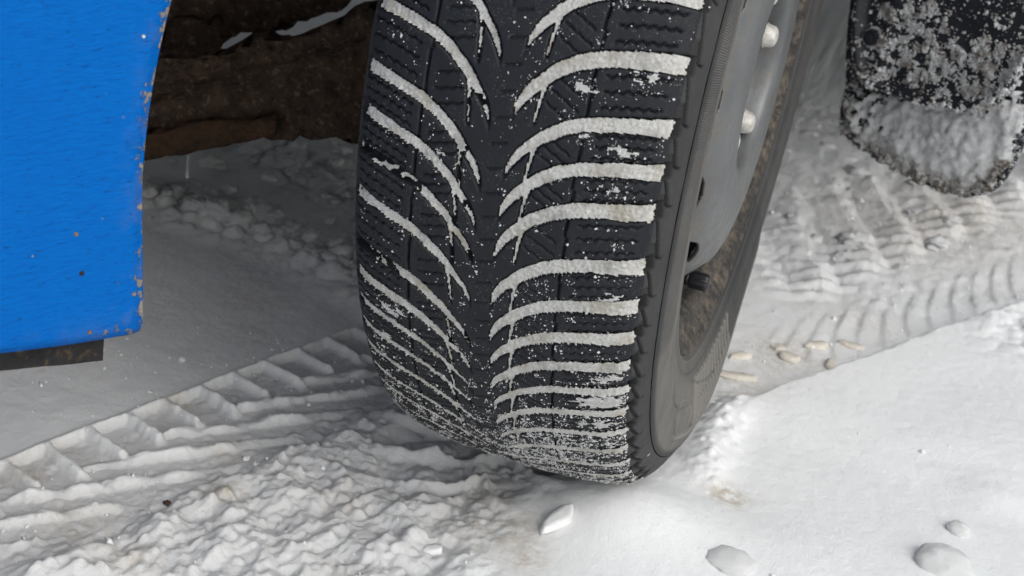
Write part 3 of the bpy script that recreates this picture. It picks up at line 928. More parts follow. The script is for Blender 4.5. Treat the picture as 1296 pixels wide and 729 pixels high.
def build_body():
    AR, AZ = 0.428, 0.285
    ZB = 0.198
    def sside(h, z):
        s = np.interp(z, [.17, .22, .30, .45, .60, .70, .76], [.047, .049, .051, .055, .053, .043, .02])
        return s - 2.4 * np.clip(h - 0.66, 0, None) ** 2 + 0.055 * sstep(.30, -.40, h)
    def edge_h(z):
        return np.sqrt(np.maximum(AR ** 2 - np.clip(z - AZ, 0, None) ** 2, 1e-6)) - 0.05 * np.clip(AZ - z, 0, None)
    zs = np.concatenate([np.linspace(ZB, 0.70, 90), np.linspace(0.7045, 0.7599, 16)])
    zs_all = zs
    def sheet(name, a_fn, b_fn, n, grow=1.0, lip_at_a=False, zmin=0.0):
        zs = zs_all[zs_all >= zmin]
        f = np.linspace(0, 1, n) ** grow
        Z, F = np.meshgrid(zs, f, indexing='ij')
        z0 = zs[0]
        ha = a_fn(Z); hb = b_fn(Z)
        H = ha + (hb - ha) * F
        Z = Z + 0.13 * np.clip(H - 0.424, 0, 0.4) * np.exp(-(Z - z0) / 0.06)
        S = sside(H, Z)
        dist = np.minimum(np.abs(H - ha) if lip_at_a else 9, Z - z0)
        E = np.exp(-np.minimum(np.abs(H - ha) if lip_at_a else 9.0, 9.0) / 0.011) + 0.75 * np.exp(-(Z - z0) / 0.014)
        # rolled edges: slightly in at the rim, then a return flange
        if lip_at_a:
            S = S - 0.0025 * np.exp(-((H - ha) / 0.004) ** 2)
        S = S - 0.003 * np.exp(-((Z - z0) / 0.004) ** 2)
        cols = []
        Vg = car(H, S, Z)
        UV = np.stack([H, Z], -1)
        if lip_at_a:
            Vl = car(H[:, 0] + 0.0015 * np.sign(hb[:, 0] - ha[:, 0]), S[:, 0] - 0.016, Z[:, 0])[:, None, :]
            Vg = np.concatenate([Vl, Vg], 1); UV = np.concatenate([UV[:, :1], UV], 1); E = np.concatenate([E[:, :1] * 0.6, E], 1)
        Vb = car(H[0] if not lip_at_a else np.concatenate([H[0, :1], H[0]]), (S[0] if not lip_at_a else np.concatenate([S[0, :1] - .010, S[0]])) - 0.020, (Z[0] if not lip_at_a else np.concatenate([Z[0, :1], Z[0]])) + 0.0025)[None]
        Vg = np.concatenate([Vb, Vg], 0); UV = np.concatenate([UV[:1], UV], 0); E = np.concatenate([E[:1] * 0.6, E], 0)
        q = grid_quads(Vg.shape[0], Vg.shape[1])
        o = link(name, mesh_np(name, Vg.reshape(-1, 3), q, uv=UV.reshape(-1, 2), attrs={"edge": np.clip(E, 0, 1).ravel()}), M_BLUE, CAR)
        sm = o.modifiers.new("thickness", 'SOLIDIFY'); sm.thickness = 0.0016; sm.offset = 0
        return o
    front_end = 0.98
    sheet("front_wing", lambda z: np.where(z < AZ + AR, edge_h(z), 0.0), lambda z: 0 * z + front_end, 120, 1.6, True)
    # chips and a scratch in the paint
    FW = bpy.data.objects["front_wing"]
    for hh_, z_, rad, mat in ((0.4619, 0.2444, .0016, M_LIP), (0.4793, 0.2031, .0011, M_LIP), (0.4655, 0.2676, .0013, M_WASHER), (0.4567, 0.208, .0014, M_WASHER), (0.4318, 0.3690, .0010, M_SHARD)):
        bm = bmesh.new()
        n_ = 12
        top = []; low = []
        for j in range(n_):
            q = 2 * math.pi * j / n_; rr_ = rad * (1 + .35 * mnoise.noise(Vector((math.cos(q) * 2, math.sin(q) * 2, hh_ * 90))))
            for lst, f_, o_ in ((top, .7, .0007), (low, 1.0, -.0004)):
                h2, z2 = hh_ + rr_ * f_ * math.cos(q), z_ + rr_ * f_ * math.sin(q)
                lst.append(bm.verts.new(tuple(car(h2, float(sside(np.array(h2), np.array(z2))) + .0008 + o_, z2))))
        bm.faces.new(top)
        for j in range(n_): bm.faces.new((top[j], top[(j + 1) % n_], low[(j + 1) % n_], low[j]))
        link("paint_chip", from_bm("paint_chip", bm, False), mat, FW)
    sheet("side_panel", lambda z: np.where(z < AZ + AR, -edge_h(z) - 0.07 * sstep(0.50, 0.35, z), 0.0), lambda z: -2.5 + np.where(z < AZ + AR, edge_h(z), 0.0), 70, 1.0, True, 0.36)
    sheet("rear_wing", lambda z: -2.5 - np.where(z < AZ + AR, edge_h(z), 0.0), lambda z: 0 * z - 3.25, 40, 1.0, True)
    # bonnet, cabin, boot and the far side as one shell with windows cut out as parts
    hs_ = np.array([0.98, 0.9, 0.75, 0.5, 0.2, -0.2, -0.6, -0.78, -0.95, -1.15, -1.35, -1.7, -2.1, -2.5, -2.75, -2.95, -3.1, -3.25])
    zt = np.array([0.74, 0.79, 0.82, 0.86, 0.89, 0.92, 0.95, 0.97, 1.12, 1.27, 1.37, 1.42, 1.43, 1.40, 1.30, 1.14, 1.02, 0.96])
    rows = []
    for h, z1 in zip(hs_, zt):
        w0 = float(sside(np.array(h), np.array(0.76)))
        cabin = z1 > 1.0
        mid = 0.98 if cabin else 0.76 + (z1 - 0.76) * 0.6
        row = [(w0, 0.7605), (w0 - 0.02, min(0.80, z1)), (w0 - 0.045, mid if cabin else 0.76 + (z1 - .76) * .45), (w0 - 0.20 if cabin else w0 - 0.14, max(mid, z1 - 0.06) if cabin else 0.76 + (z1 - .76) * .75), (w0 - 0.32, z1 - 0.005 if cabin else z1 - .01), (-0.75, z1)]
        full = row + [(-1.5 - s, z) for s, z in row[-2::-1]] + [(-1.5 - w0 - 0.02, 0.68), (-1.5 - w0 + .0, 0.67 if abs(h) < .3 or abs(h + 2.5) < .3 else 0.50)]
        rows.append(car(h, np.array([p[0] for p in full]), np.array([p[1] for p in full])))
    V = np.array(rows); nr_, nc_ = V.shape[:2]
    q = grid_quads(nr_, nc_)
    ri = q[:, 0] // nc_; ci = q[:, 0] % nc_
    win = ((ri >= 7) & (ri <= 14) & ((ci == 2) | (ci == 7))) | (((ri == 7) | (ri == 8) | (ri == 9) | (ri == 14)) & (ci >= 4) & (ci <= 5))
    flat = V.reshape(-1, 3)
    ws = q[win]
    v2, q2 = compact(flat, q[~win])
    o = link("body_shell", mesh_np("body_shell", v2, q2, smooth=True, attrs={"edge": np.zeros(len(v2))}, uv=v2[:, [0, 2]]), M_BLUE, CAR)
    for sel in (ws[(ci[win] == 2)], ws[(ci[win] == 7)], ws[(ci[win] > 3) & (ci[win] < 6) & (ri[win] < 12)], ws[(ci[win] > 3) & (ci[win] < 6) & (ri[win] >= 12)]):
        if len(sel):
            v3, q3 = compact(flat, sel)
            link("window", mesh_np("window", v3, q3), M_GLASS, CAR)
    # closed nose
    zz = np.linspace(ZB + .06, 0.74, 8); sx = np.linspace(-1.5 - 0.02, sside(np.array(.98), np.array(.45)).item() - 0.01, 14)
    S_, Z_ = np.meshgrid(sx, zz)
    V = car(0.98 + 0.05 * np.sin((S_ + 1.5) / 1.5 * np.pi), S_, Z_).reshape(-1, 3)
    link("front_bumper", mesh_np("front_bumper", V, grid_quads(*S_.shape), uv=V[:, [0, 2]], attrs={"edge": np.zeros(len(V))}), M_BLUE, CAR)
    # black lip under the bumper's corner
    bm = bmesh.new()
    hh = np.linspace(0.441, 0.95, 60)
    prev = None
    for i, h in enumerate(hh):
        so = float(sside(np.array(h), np.array(.2)))
        wob = 0.0008 * mnoise.noise(Vector((h * 40, 0, 0)))
        zt_ = ZB + 0.002 + 0.13 * min(h - .424, .4); zb = 0.1795 + 0.165 * min(h - .441, .4) + wob
        sec = [(so - 0.0115, zt_), (so - 0.0130, zb), (so - 0.0165, zb - 0.0005), (so - 0.030, zt_)]
        ring = [bm.verts.new(tuple(car(h, s, z))) for s, z in sec]
        if prev:
            for j in range(4): bm.faces.new((prev[j], prev[(j + 1) % 4], ring[(j + 1) % 4], ring[j]))
        else: bm.faces.new(ring)
        prev = ring
    bm.faces.new(prev)
    link("bumper_lip", from_bm("bumper_lip", bm, False), M_LIP, CAR)


def panel_grid(poly, step):
    """regular grid clipped to an outline, boundary vertices snapped to it; returns pts, quads, distance to the outline"""
    P = np.array(poly, float)
    lo, hi = P.min(0) - step, P.max(0) + step
    gx = np.arange(lo[0], hi[0], step); gy = np.arange(lo[1], hi[1], step)
    X, Y = np.meshgrid(gx, gy)
    inside = np.zeros(X.shape, bool)
    best = np.full(X.shape, 9.0); nxp = X.copy(); nyp = Y.copy()
    for (ax, ay), (bx, by) in zip(P, np.roll(P, -1, 0)):
        c = ((ay > Y) != (by > Y)) & (X < (bx - ax) * (Y - ay) / (by - ay + 1e-12) + ax)
        inside ^= c
        L2 = (bx - ax) ** 2 + (by - ay) ** 2 + 1e-12
        t = np.clip(((X - ax) * (bx - ax) + (Y - ay) * (by - ay)) / L2, 0, 1)
        qx, qy = ax + t * (bx - ax), ay + t * (by - ay)
        d = np.hypot(X - qx, Y - qy); m = d < best
        best = np.where(m, d, best); nxp = np.where(m, qx, nxp); nyp = np.where(m, qy, nyp)
    sd = np.where(inside, best, -best)
    q = grid_quads(*X.shape)
    ok = (sd.ravel()[q] > -step * 0.75).all(1) & ((sd.ravel()[q] > 0).sum(1) >= 1)
    q = q[ok]
    snap = sd < step * 0.25
    X = np.where(snap, nxp, X); Y = np.where(snap, nyp, Y); sd = np.where(snap, 0, sd)
    pts = np.stack([X.ravel(), Y.ravel()], 1)
    used = np.unique(q)
    remap = np.zeros(len(pts), int); remap[used] = np.arange(len(used))
    return pts[used], remap[q], sd.ravel()[used]


def chaikin(P, n=2):
    P = np.array(P, float)
    for _ in range(n):
        Q = []
        for a, b in zip(P, np.roll(P, -1, 0)): Q += [a * .75 + b * .25, a * .25 + b * .75]
        P = np.array(Q)
    return P


def build_flap():
    out = [(-0.1213, 0.46), (-0.1082, 0.2846), (-0.1003, 0.2377), (-0.0932, 0.2132), (-0.0900, 0.191), (-0.0891, 0.1652), (-0.0818, 0.1504), (-0.0579, 0.1425), (-0.0332, 0.1410), (0.0059, 0.1370), (0.0428, 0.1360), (0.0723, 0.1408), (0.0913, 0.1495), (0.1021, 0.1635), (0.1078, 0.1897), (0.1104, 0.2142), (0.1126, 0.2421), (0.113, 0.2985), (0.113, 0.46)]
    out = chaikin(out, 2)
    pts, q, sd = panel_grid(out, 0.0022)
    h = -0.45 + 0.004 * np.sin(pts[:, 0] * 30)
    V = car(h, pts[:, 0], pts[:, 1])
    fl = link("mud_flap", mesh_np("mud_flap", V, q), M_PLASTIC, CAR)
    sm = fl.modifiers.new("thickness", 'SOLIDIFY'); sm.thickness = 0.006; sm.offset = 1 if False else -1
    # snow crust caked on the lower flap
    s, z = pts[:, 0], pts[:, 1]
    top = np.interp(s, [-.09, -.05, -.01, .03, .07, .11], [.19, .204, .214, .219, .230, .255])
    th = 0.006 + 0.006 * fbm(s / .03, z / .03, 4, 51) + 0.0035 * bumps(s, z, 0.008, 3, .8)
    m = 0.95 * fbm(s / .012, z / .012, 5, 61, .7) + 0.9 * sstep(0.0, 0.03, top - z + 0.014) - 0.62 + 0.62 * sstep(-.085, -.01, s) - 0.6 * sstep(0.008, 0.0, sd) - 0.5 * sstep(.095, .106, s)
    thick = np.maximum(th, 0.0012) * sstep(0.0, 0.35, m)
    keep = (m > 0.0) & (z < 0.27)
    qq = q[keep[q].all(1)]
    Vc = car(h + 0.0008 + thick, s, z)
    v2, q2, s2, z2, d2 = compact(Vc, qq, s, z, sd)
    mud = np.clip(sstep(0.026, 0.006, d2 + 0.012 * fbm(s2 / .01, z2 / .01, 3, 71)) * (z2 < .19) + 0.5 * sstep(.35, .6, fbm(s2 / .012, z2 / .012, 3, 77)), 0, 1)
    me = mesh_np("snow_crust", v2, q2, attrs={"mud": mud})
    t = NT("flap_crust")
    v = t.coord()
    c = t.mix(t.ramp(t.noise(150.0, v, 5, 0.7), 0.3, 0.7), (0.46, 0.47, 0.48), (0.76, 0.77, 0.78))
    mm = t.math('MULTIPLY', t.attr("mud"), t.ramp(t.noise(240.0, v, 5, 0.75), 0.36, 0.56))
    c = t.mix(mm, c, t.mix(t.noise(500.0, v, 3, 0.7), (0.035, 0.028, 0.022), (0.16, 0.115, 0.075)))
    t.bump(t.noise(420.0, v, 5, 0.75), 0.002, 0.9)
    link("snow_crust", me, t.set(Base_Color=c, Roughness=0.8), fl)
    fs, fz, fh = s, z, np.broadcast_to(h, s.shape) + thick * 0
    # black inner panel over it, its curled lower edge standing forward
    lin = [(-0.1069, 0.46), (-0.094, 0.2899), (-0.081, 0.2454), (-0.0698, 0.2202), (-0.0461, 0.2134), (-0.0138, 0.2135), (0.0256, 0.2162), (0.0541, 0.2224), (0.076, 0.2329), (0.0875, 0.2483), (0.0942, 0.2649), (0.0978, 0.281), (0.108, 0.3131), (0.112, 0.46)]
    lin = chaikin(lin, 2)
    pts, q, sd = panel_grid(lin, 0.0022)
    s, z = pts[:, 0], pts[:, 1]
    hh = -0.437 + 0.010 * np.exp(-((sd - 0.004) / 0.006) ** 2) * (z < .30) + 0.004 * np.exp(-((s + 0.048) / 0.009) ** 2) + 0.003 * fbm(s / .06, z / .06, 3, 81)
    V = car(hh, s, z)
    pn = link("splash_panel", mesh_np("splash_panel", V, q), M_PLASTIC, CAR)
    sm = pn.modifiers.new("thickness", 'SOLIDIFY'); sm.thickness = 0.004; sm.offset = -1
    # frost crumbs on the panel
    def frost(name, s, z, hh, density, zmax, parent, N):
        k = rng.integers(0, len(s), N)
        cs = s[k] + rng.uniform(-.0012, .0012, N); cz = z[k] + rng.uniform(-.0012, .0012, N)
        kp = (rng.random(N) < density(cs, cz)) & (cz < zmax)
        cs, cz, ck = cs[kp], cz[kp], hh[k][kp]
        sz = np.clip(rng.lognormal(-7.25, 0.55, len(cs)), .0003, .0030)
        base = car(ck + .0006 + sz * .25, cs, cz)
        octv = np.array([(1, 0, 0), (-1, 0, 0), (0, 1, 0), (0, -1, 0), (0, 0, 1), (0, 0, -1)], float)
        octf = np.array([(0, 2, 4), (2, 1, 4), (1, 3, 4), (3, 0, 4), (2, 0, 5), (1, 2, 5), (3, 1, 5), (0, 3, 5)])
        vv = (octv[None] * sz[:, None, None] * rng.uniform(.5, 1.3, (len(sz), 6, 1)) + rng.normal(0, .2, (len(sz), 6, 3)) * sz[:, None, None] + base[:, None, :]).reshape(-1, 3)
        ff = (octf[None] + (np.arange(len(sz)) * 6)[:, None, None]).reshape(-1, 3)
        link(name, mesh_np(name, vv, None, ff, smooth=False), M_CRUST, parent, kind="stuff")

    def on_panel(cs, cz):
        m = fbm(cs / .014, cz / .014, 5, 91, .75) + 0.6 * fbm(cs / .05, cz / .05, 2, 94) + 0.55 * sstep(.32, .22, cz) - 0.22 - 0.3 * sstep(-.045, -.08, cs)
        bd = np.hypot((cs + 0.0637) / .9, cz - 0.2603)
        m = np.maximum(m, np.where(np.abs(bd - .0085) < .0022, .6, -1)); m = np.where(bd < .0055, -1, m)
        m = np.maximum(m, 0.75 - np.hypot((cs + 0.056) / 0.012, (cz - 0.289) / 0.008) * 0.6)
        return 0.015 + 0.8 * sstep(0.02, 0.6, m)
    frost("frost_crumbs", s, z, hh, on_panel, .345, pn, 130000)
    frost("frost_crumbs", fs, fz, fh, lambda cs, cz: 0.03 + 0.4 * sstep(-.2, .5, fbm(cs / .012, cz / .012, 4, 95, .7) + .5 * sstep(.24, .18, cz)), .25, fl, 60000)
    # fastener in the panel
    bm = bmesh.new()
    c = car(-0.432, -0.0637, 0.2603)
    Mx = Matrix.Translation(tuple(c)) @ Vector((HD[0], HD[1], 0)).to_track_quat('Z', 'Y').to_matrix().to_4x4()
    bmesh.ops.create_cone(bm, cap_ends=True, segments=24, radius1=0.0085, radius2=0.0075, depth=0.006, matrix=Mx)
    bmesh.ops.create_cone(bm, cap_ends=True, segments=16, radius1=0.0042, radius2=0.0036, depth=0.010, matrix=Mx)
    link("clip", from_bm("clip", bm, False), M_PLASTIC, pn)


build_tyre()
build_rim()
build_underbody()
build_body()
build_flap()

# ------------------------------------------------------------------ the snow on the ground
EDGE = [(.10, -.62), (.045, -.40), (.015, -.27), (.0, -.2), (.018, -.125), (.085, -.05), (.114, .063), (.166, .145), (.226, .245), (.28, .338), (.324, .409), (.368, .484), (.6, .9), (1.2, 2.0), (6, 10)]
CLUMP_RIDGE = [(-0.75, 0.17), (-0.501, 0.150), (-0.435, 0.141), (-0.372, 0.138), (-0.293, 0.118), (-0.233, 0.090), (-0.15, 0.07)]
TC0 = np.array([-.323, -.289]); TCD = np.array([.346, .938]); TCW = np.array([.938, -.346])


def snow_height(x, y):
    z = 0.0026 * fbm(x / .18, y / .18, 2, 101)
    packed = np.full(x.shape, 0.15)
    sd, al = seg_dist(x, y, EDGE)
    behind = sstep(0.02, 0.12, y)
    fresh = sstep(-0.002 - 0.03 * (1 - behind), 0.007 + 0.022 * (1 - behind), sd + (0.003 + 0.022 * (1 - behind)) * fbm(x / .03, y / .03, 4, 107))
    z = z + fresh * (0.0035 + 0.0080 * behind)
    left = 1 - fresh
    z = z + left * 0.0007 * fbm(x / .02, y / .02, 3, 102)
    # ---- own track behind the wheel: steps left by the tread's shoulder
    e0 = np.array([.114, .063]); ed = np.array([.517, .856])
    t = (x - e0[0]) * ed[0] + (y - e0[1]) * ed[1]
    w = -sd
    arc = t - 0.95 * w - 9.0 * np.clip(w - 0.01, 0, None) ** 2
    ph = (arc / 0.040 + 0.06 * perlin(t / .07, w / .07, 7)) % 1
    step_h = 0.0020 * (0.8 + 0.6 * perlin(t / .05, w / .05, 87)) * np.where(ph < 0.24, sstep(0, .24, ph), 1 - sstep(.24, 1.0, ph) * 1.0)
    m = sstep(0.0, 0.008, w) * (1 - sstep(0.062, 0.095, w + .012 * perlin(x / .04, y / .04, 86))) * sstep(0.10, 0.22, t) * (1 - sstep(1.3, 2.0, t)) * behind
    z = z + step_h * m - 0.0020 * sstep(0, .01, w) * behind * (1 - sstep(.2, .35, w))
    packed = packed + 0.35 * left * behind
    # a dark crease along the foot of the fresh snow
    z = z - 0.0035 * np.exp(-((sd + 0.004) / 0.0035) ** 2) * behind
    # ---- rough ruts further back, diagonal ridges
    e1 = np.array([.19, .60]); d1 = np.array([.40, .9165]); w1 = np.array([.9165, -.40])
    tt = (x - e1[0]) * d1[0] + (y - e1[1]) * d1[1]; ww = (x - e1[0]) * w1[0] + (y - e1[1]) * w1[1]
    mr = sstep(-.13, -.09, ww) * (1 - sstep(.055, .095, ww)) * sstep(-.30, -.2, tt) * (1 - sstep(.8, 1.4, tt))
    saw = ((tt + 1.15 * ww + 0.02 * perlin(x / .08, y / .08, 9)) / 0.098) % 1
    rg = np.where(saw < 0.62, saw / 0.62, (1 - saw) / 0.38)
    rg2 = np.abs((((tt - 1.3 * ww) / 0.045) % 1) * 2 - 1)
    z = z + mr * (0.0105 * (rg - 0.5) * (0.7 + 0.8 * perlin(x / .09, y / .09, 88)) + 0.005 * rg2 * sstep(-0.02, .05, ww) + 0.0026 * fbm(x / .03, y / .03, 5, 89) + 0.004 * bumps(x, y, 0.016, 14, .2, .2, .55))
    ch = sstep(.28, .42, y) * sstep(-0.01, .1, -sd) * (1 - sstep(2.0, 4.0, y))
    z = z + ch * (0.006 * bumps(x, y, 0.022, 17, .18, .2, .55) + 0.0030 * fbm(x / .04, y / .04, 5, 18, .55))
    packed = packed + 0.25 * mr
    # ---- track left of the wheel: square pockets with raised ribs
    tx = (x - TC0[0]) * TCD[0] + (y - TC0[1]) * TCD[1]; wx = (x - TC0[0]) * TCW[0] + (y - TC0[1]) * TCW[1]
    wob = 0.003 * perlin(x / .05, y / .05, 21); tx = tx + wob; wx = wx + 0.003 * perlin(x / .04, y / .04, 22)
    PT = 0.0345
    inn = sstep(-0.004, 0.002, wx) * (1 - sstep(.10, .125, wx)) * (1 - sstep(.50, .6, tx))
    tphase = tx - 0.024
    c1 = 0.04 * wx
    d1_ = np.abs((((tphase - c1) / PT + 0.5) % 1) - 0.5) * PT
    ew = 0.0011 * fbm(x / .011, y / .011, 3, 26, .6)
    rib1 = (1 - sstep(.0016, .0052, d1_ + ew)) * sstep(-.002, .002, wx) * (1 - sstep(.036, .050, wx + ew * 4))
    c2 = 0.0457 + 2.3 * (wx - .0494)
    P2 = 0.066
    d2_ = np.abs((((tphase - c2) / P2 + 0.5) % 1) - 0.5) * P2 * 0.40
    rib2 = (1 - sstep(.0018, .0062, d2_ + 2.4 * ew + .0016 * fbm(x / .005, y / .005, 2, 27))) * sstep(.030, .040, wx) * (1 - sstep(.074, .100, wx + .02 * perlin(x / .03, y / .03, 28))) * (0.62 + 0.75 * np.clip(perlin(x / .022, y / .022, 77), -.5, .5))
    rim = (1 - sstep(.0014, .0050, np.abs(wx + .0005) + ew)) * (1 - sstep(.4, .6, tx))
    rb_ = np.maximum(np.maximum(rib1, rib2), rim)
    crumb = 0.0022 * bumps(x, y, .009, 24, .25, .2, .55) + 0.0009 * fbm(x / .006, y / .006, 3, 25, .65)
    z = z + inn * (-0.0058 * (1 - rb_) + crumb) + 0.0022 * rb_ * inn + 0.0006 * rim * (tx < .6)
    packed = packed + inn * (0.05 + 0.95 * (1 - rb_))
    # ---- churned snow in front of the wheel
    churn = sstep(.085, .12, wx) * left * (1 - sstep(.02, .14, y)) * (1 - sstep(0.3, .6, -y))
    n3 = fbm(x / .035, y / .035, 4, 33)
    diag = fbm((wx) / 0.016, (tx) / 0.075, 3, 35)
    z = z + churn * (0.0060 * n3 + 0.0045 * (1 - 2.2 * np.abs(fbm(x / .05, y / .05, 3, 34))) + 0.0055 * diag * sstep(-.18, -.26, y + .3 * x) + 0.0020 * fbm(x / .018, y / .018, 5, 41, .58) + 0.0045 * bumps(x, y, .013, 36, .18, .25, .6) + 0.004 * bumps(x, y, .006, 37, .3, .25, .6) + 0.0009 * fbm(x / .0045, y / .0045, 2, 38))
    # prints of the tread's ribs right in front of the wheel
    cxp = -0.012 + 0.16 * (y + .05)
    u = np.abs(x - cxp - 0.004); cu = np.interp(u, [0, .012, .03, .06, .1], [0, .018, .032, .043, .05])
    pp = 0.046
    dd = np.abs((((y + cu + 0.008 * perlin(x / .05, y / .05, 39)) / pp + .5) % 1) - .5) * pp
    own = np.exp(-(dd / 0.0055) ** 2) * (0.6 + 0.5 * perlin(x / .04, y / .04, 78))
    mo = np.exp(-((x + 0.03) / 0.085) ** 4) * sstep(-.23, -.14, y) * (1 - sstep(-.015, .02, y)) * left
    z = z * (1 - 0.5 * mo) + mo * (0.0145 * own - 0.0055 + 0.0030 * n3 + 0.0022 * fbm(x / .012, y / .012, 3, 42) + 0.005 * bumps(x, y, .011, 79, .3, .25, .6))
    packed = packed + 0.35 * mo * (1 - own) + 0.75 * churn  # churn colour greyed for its self-shadow as well as its dirty, packed tone
    # ---- under the car: smooth skin, a soft edge and a line of clods
    sr, _ = seg_dist(x, y, CLUMP_RIDGE)
    lft = (x < -0.12)
    z = z + lft * (-0.006 * sstep(-.075, -.03, sr - 0.0) * 0 + 0.0070 * (1 - sstep(0.0, .045, sr)) * 1.0)
    rb = np.exp(-((sr + 0.012) / 0.030) ** 2) + 0.6 * np.exp(-((sr + .16 - .3 * (x + .35)) / 0.055) ** 2)
    z = z + (x < -0.10) * np.clip(rb, 0, 1) * (0.012 * bumps(x, y, .020, 43, .8) / 0.75 + 0.004 * bumps(x, y, .009, 44, .8) + .004 * fbm(x / .03, y / .03, 3, 45))
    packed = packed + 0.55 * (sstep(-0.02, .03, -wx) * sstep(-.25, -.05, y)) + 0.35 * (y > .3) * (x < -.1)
    # ---- the berm pushed up along the wheel's outer side
    bx = 0.112 + 0.05 * np.clip(-y - .02, 0, 1)
    berm = np.exp(-((x - bx - 0.012) / 0.018) ** 2) * sstep(-.085, -.04, y) * (1 - sstep(.05, .12, y))
    z = z + berm * (0.0085 + 0.005 * bumps(x, y, .011, 47, .45, .25, .6) + .0020 * fbm(x / .012, y / .012, 4, 48))
    # ---- loose rough snow at the right edge of the picture
    rr = np.exp(-(((x - .355) / .045) ** 2 + ((y - .405) / .075) ** 2))
    z = z + rr * (0.010 * bumps(x, y, .03, 49, .7) + .004 * bumps(x, y, .012, 50, .7))
    # small mounds and a faint fold in the fresh snow
    for mx, my, a, s_ in ((.345, .045, .006, .035), (.20, -.12, .003, .05)):
        z = z + a * np.exp(-(((x - mx) / s_) ** 2 + ((y - my) / (s_ * .7)) ** 2)) * fresh
    fold, _ = seg_dist(x, y, [(.13, .075), (.20, .06), (.27, .05), (.33, .07), (.5, .12)])
    z = z + fresh * 0.0005 * np.exp(-((fold + .003 * perlin(x / .03, y / .03, 52)) / .007) ** 2)
    z = z + fresh * (0.00042 * fbm(x / .011, y / .011, 4, 53, .6) + 0.0005 * fbm(x / .06, y / .06, 2, 54))
    z = z + 0.0004 * fbm(x / .0045, y / .0045, 2, 55) * (1 + churn) * (1 - .75 * fresh)
    z = z + 0.020 * np.exp(-((x - .085) / .062) ** 2 - ((y + .135) / .045) ** 2)
    # ---- pressed down by the tyre
    xl = np.abs(x - X0)
    tyre_r = np.interp(xl, [0, .05, .078, .0905, .096, .1, .112], [.317, .3157, .310, .302, .293, .287, .25])
    yy = np.clip(np.abs(y), 0, tyre_r - 1e-4)
    tz = HZ - np.sqrt(tyre_r ** 2 - yy ** 2)
    z = np.where((xl < .112) & (np.abs(y) < .2), np.minimum(z, tz - 0.0008), z)
    return z, np.clip(packed, 0, 1)


def axis(lo, hi, fine, far_lo, far_hi, growth=1.18, fine2=None, at=None):
    a = list(np.arange(lo, (at if at is not None else hi), fine))
    if at is not None:
        v = at; st = fine
        while v < hi:
            a.append(v); st = min(st * 1.006, fine2); v += st
    st = a[-1] - a[-2]; v = a[-1]
    while v < far_hi:
        st *= growth; v += st; a.append(v)
    st = fine; v = lo; pre = []
    while v > far_lo:
        st *= growth; v -= st; pre.append(v)
    return np.array(pre[::-1] + a)


xs = axis(-0.60, 0.50, 0.0017, -60, 60)
ys = axis(-0.44, 1.05, 0.0016, -60, 60, 1.18, 0.0042, 0.12)
GX, GY = np.meshgrid(xs, ys)
GZ, PK = snow_height(GX, GY)
far = sstep(1.2, 4.0, np.hypot(GX, GY))
GZ = GZ * (1 - far) + far * 0.02 * fbm(GX / 2.0, GY / 2.0, 3, 60)
dirt = np.zeros(GX.shape)
for dx, dy, ds, da in ((-.178, -.255, .013, .9), (-.31, -.30, .016, .8), (-.30, -.265, .012, .6), (.148, -.072, .012, .95), (.155, -.066, .018, .5), (.04, -.225, .016, .7), (.0, -.205, .03, .45), (.025, -.19, .02, .5), (-.27, -.165, .012, .75),
                       (-.07, -.30, .02, .35), (-.20, -.20, .015, .5), (.14, .19, .05, .35), (.13, .12, .03, .5), (.155, .22, .03, .5), (.21, .33, .05, .3), (-.015, -.16, .02, .5), (-.245, -.33, .03, .5), (-.19, -.35, .02, .5), (.25, .62, .12, .4), (.3, .75, .1, .4), (-.10, -.22, .02, .4), (-.31, .02, .03, .4), (-.28, -.03, .02, .35)):
    dirt += da * np.exp(-((GX - dx) ** 2 + (GY - dy) ** 2) / ds ** 2)
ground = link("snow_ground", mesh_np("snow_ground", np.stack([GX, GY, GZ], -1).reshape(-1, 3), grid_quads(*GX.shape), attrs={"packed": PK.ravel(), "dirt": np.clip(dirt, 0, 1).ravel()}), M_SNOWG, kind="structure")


NC = 26000
kx = rng.uniform(-.42, .40, NC); ky = rng.uniform(-.43, .75, NC)
ix = np.clip(np.searchsorted(xs, kx), 0, len(xs) - 1); iy = np.clip(np.searchsorted(ys, ky), 0, len(ys) - 1)
pk_ = PK[iy, ix]; gz_ = GZ[iy, ix]
esd, _ = seg_dist(kx, ky, EDGE)
den = np.where(esd > 0.012, 0.004, 0.05 + 0.25 * sstep(0.0, 0.5, fbm(kx / .05, ky / .05, 3, 111)))
den = np.where((kx < -.12) & (ky > -.02), 0.004, den)
ok_ = (rng.random(NC) < den) & ~((np.abs(kx - X0) < .125) & (np.abs(ky) < .2))
kx, ky, gz_ = kx[ok_], ky[ok_], gz_[ok_]
sz_ = np.clip(rng.lognormal(-7.1, .55, len(kx)), .0004, .0032)
_o = np.array([(1, 0, 0), (-1, 0, 0), (0, 1, 0), (0, -1, 0), (0, 0, 1), (0, 0, -1)], float)
_f = np.array([(0, 2, 4), (2, 1, 4), (1, 3, 4), (3, 0, 4), (2, 0, 5), (1, 2, 5), (3, 1, 5), (0, 3, 5)])
vv_ = (_o[None] * sz_[:, None, None] * rng.uniform(.6, 1.3, (len(sz_), 6, 1)) + rng.normal(0, .2, (len(sz_), 6, 3)) * sz_[:, None, None] + np.stack([kx, ky, gz_ + sz_ * .25], -1)[:, None, :]).reshape(-1, 3)
link("loose_snow", mesh_np("loose_snow", vv_, None, (_f[None] + (np.arange(len(sz_)) * 6)[:, None, None]).reshape(-1, 3), smooth=True), M_LUMP, kind="stuff", label="fine loose crumbs of snow scattered over the churned tracks", cat="loose snow")


def ground_z(x, y):
    return float(snow_height(np.array([[x]], float), np.array([[y]], float))[0][0, 0])


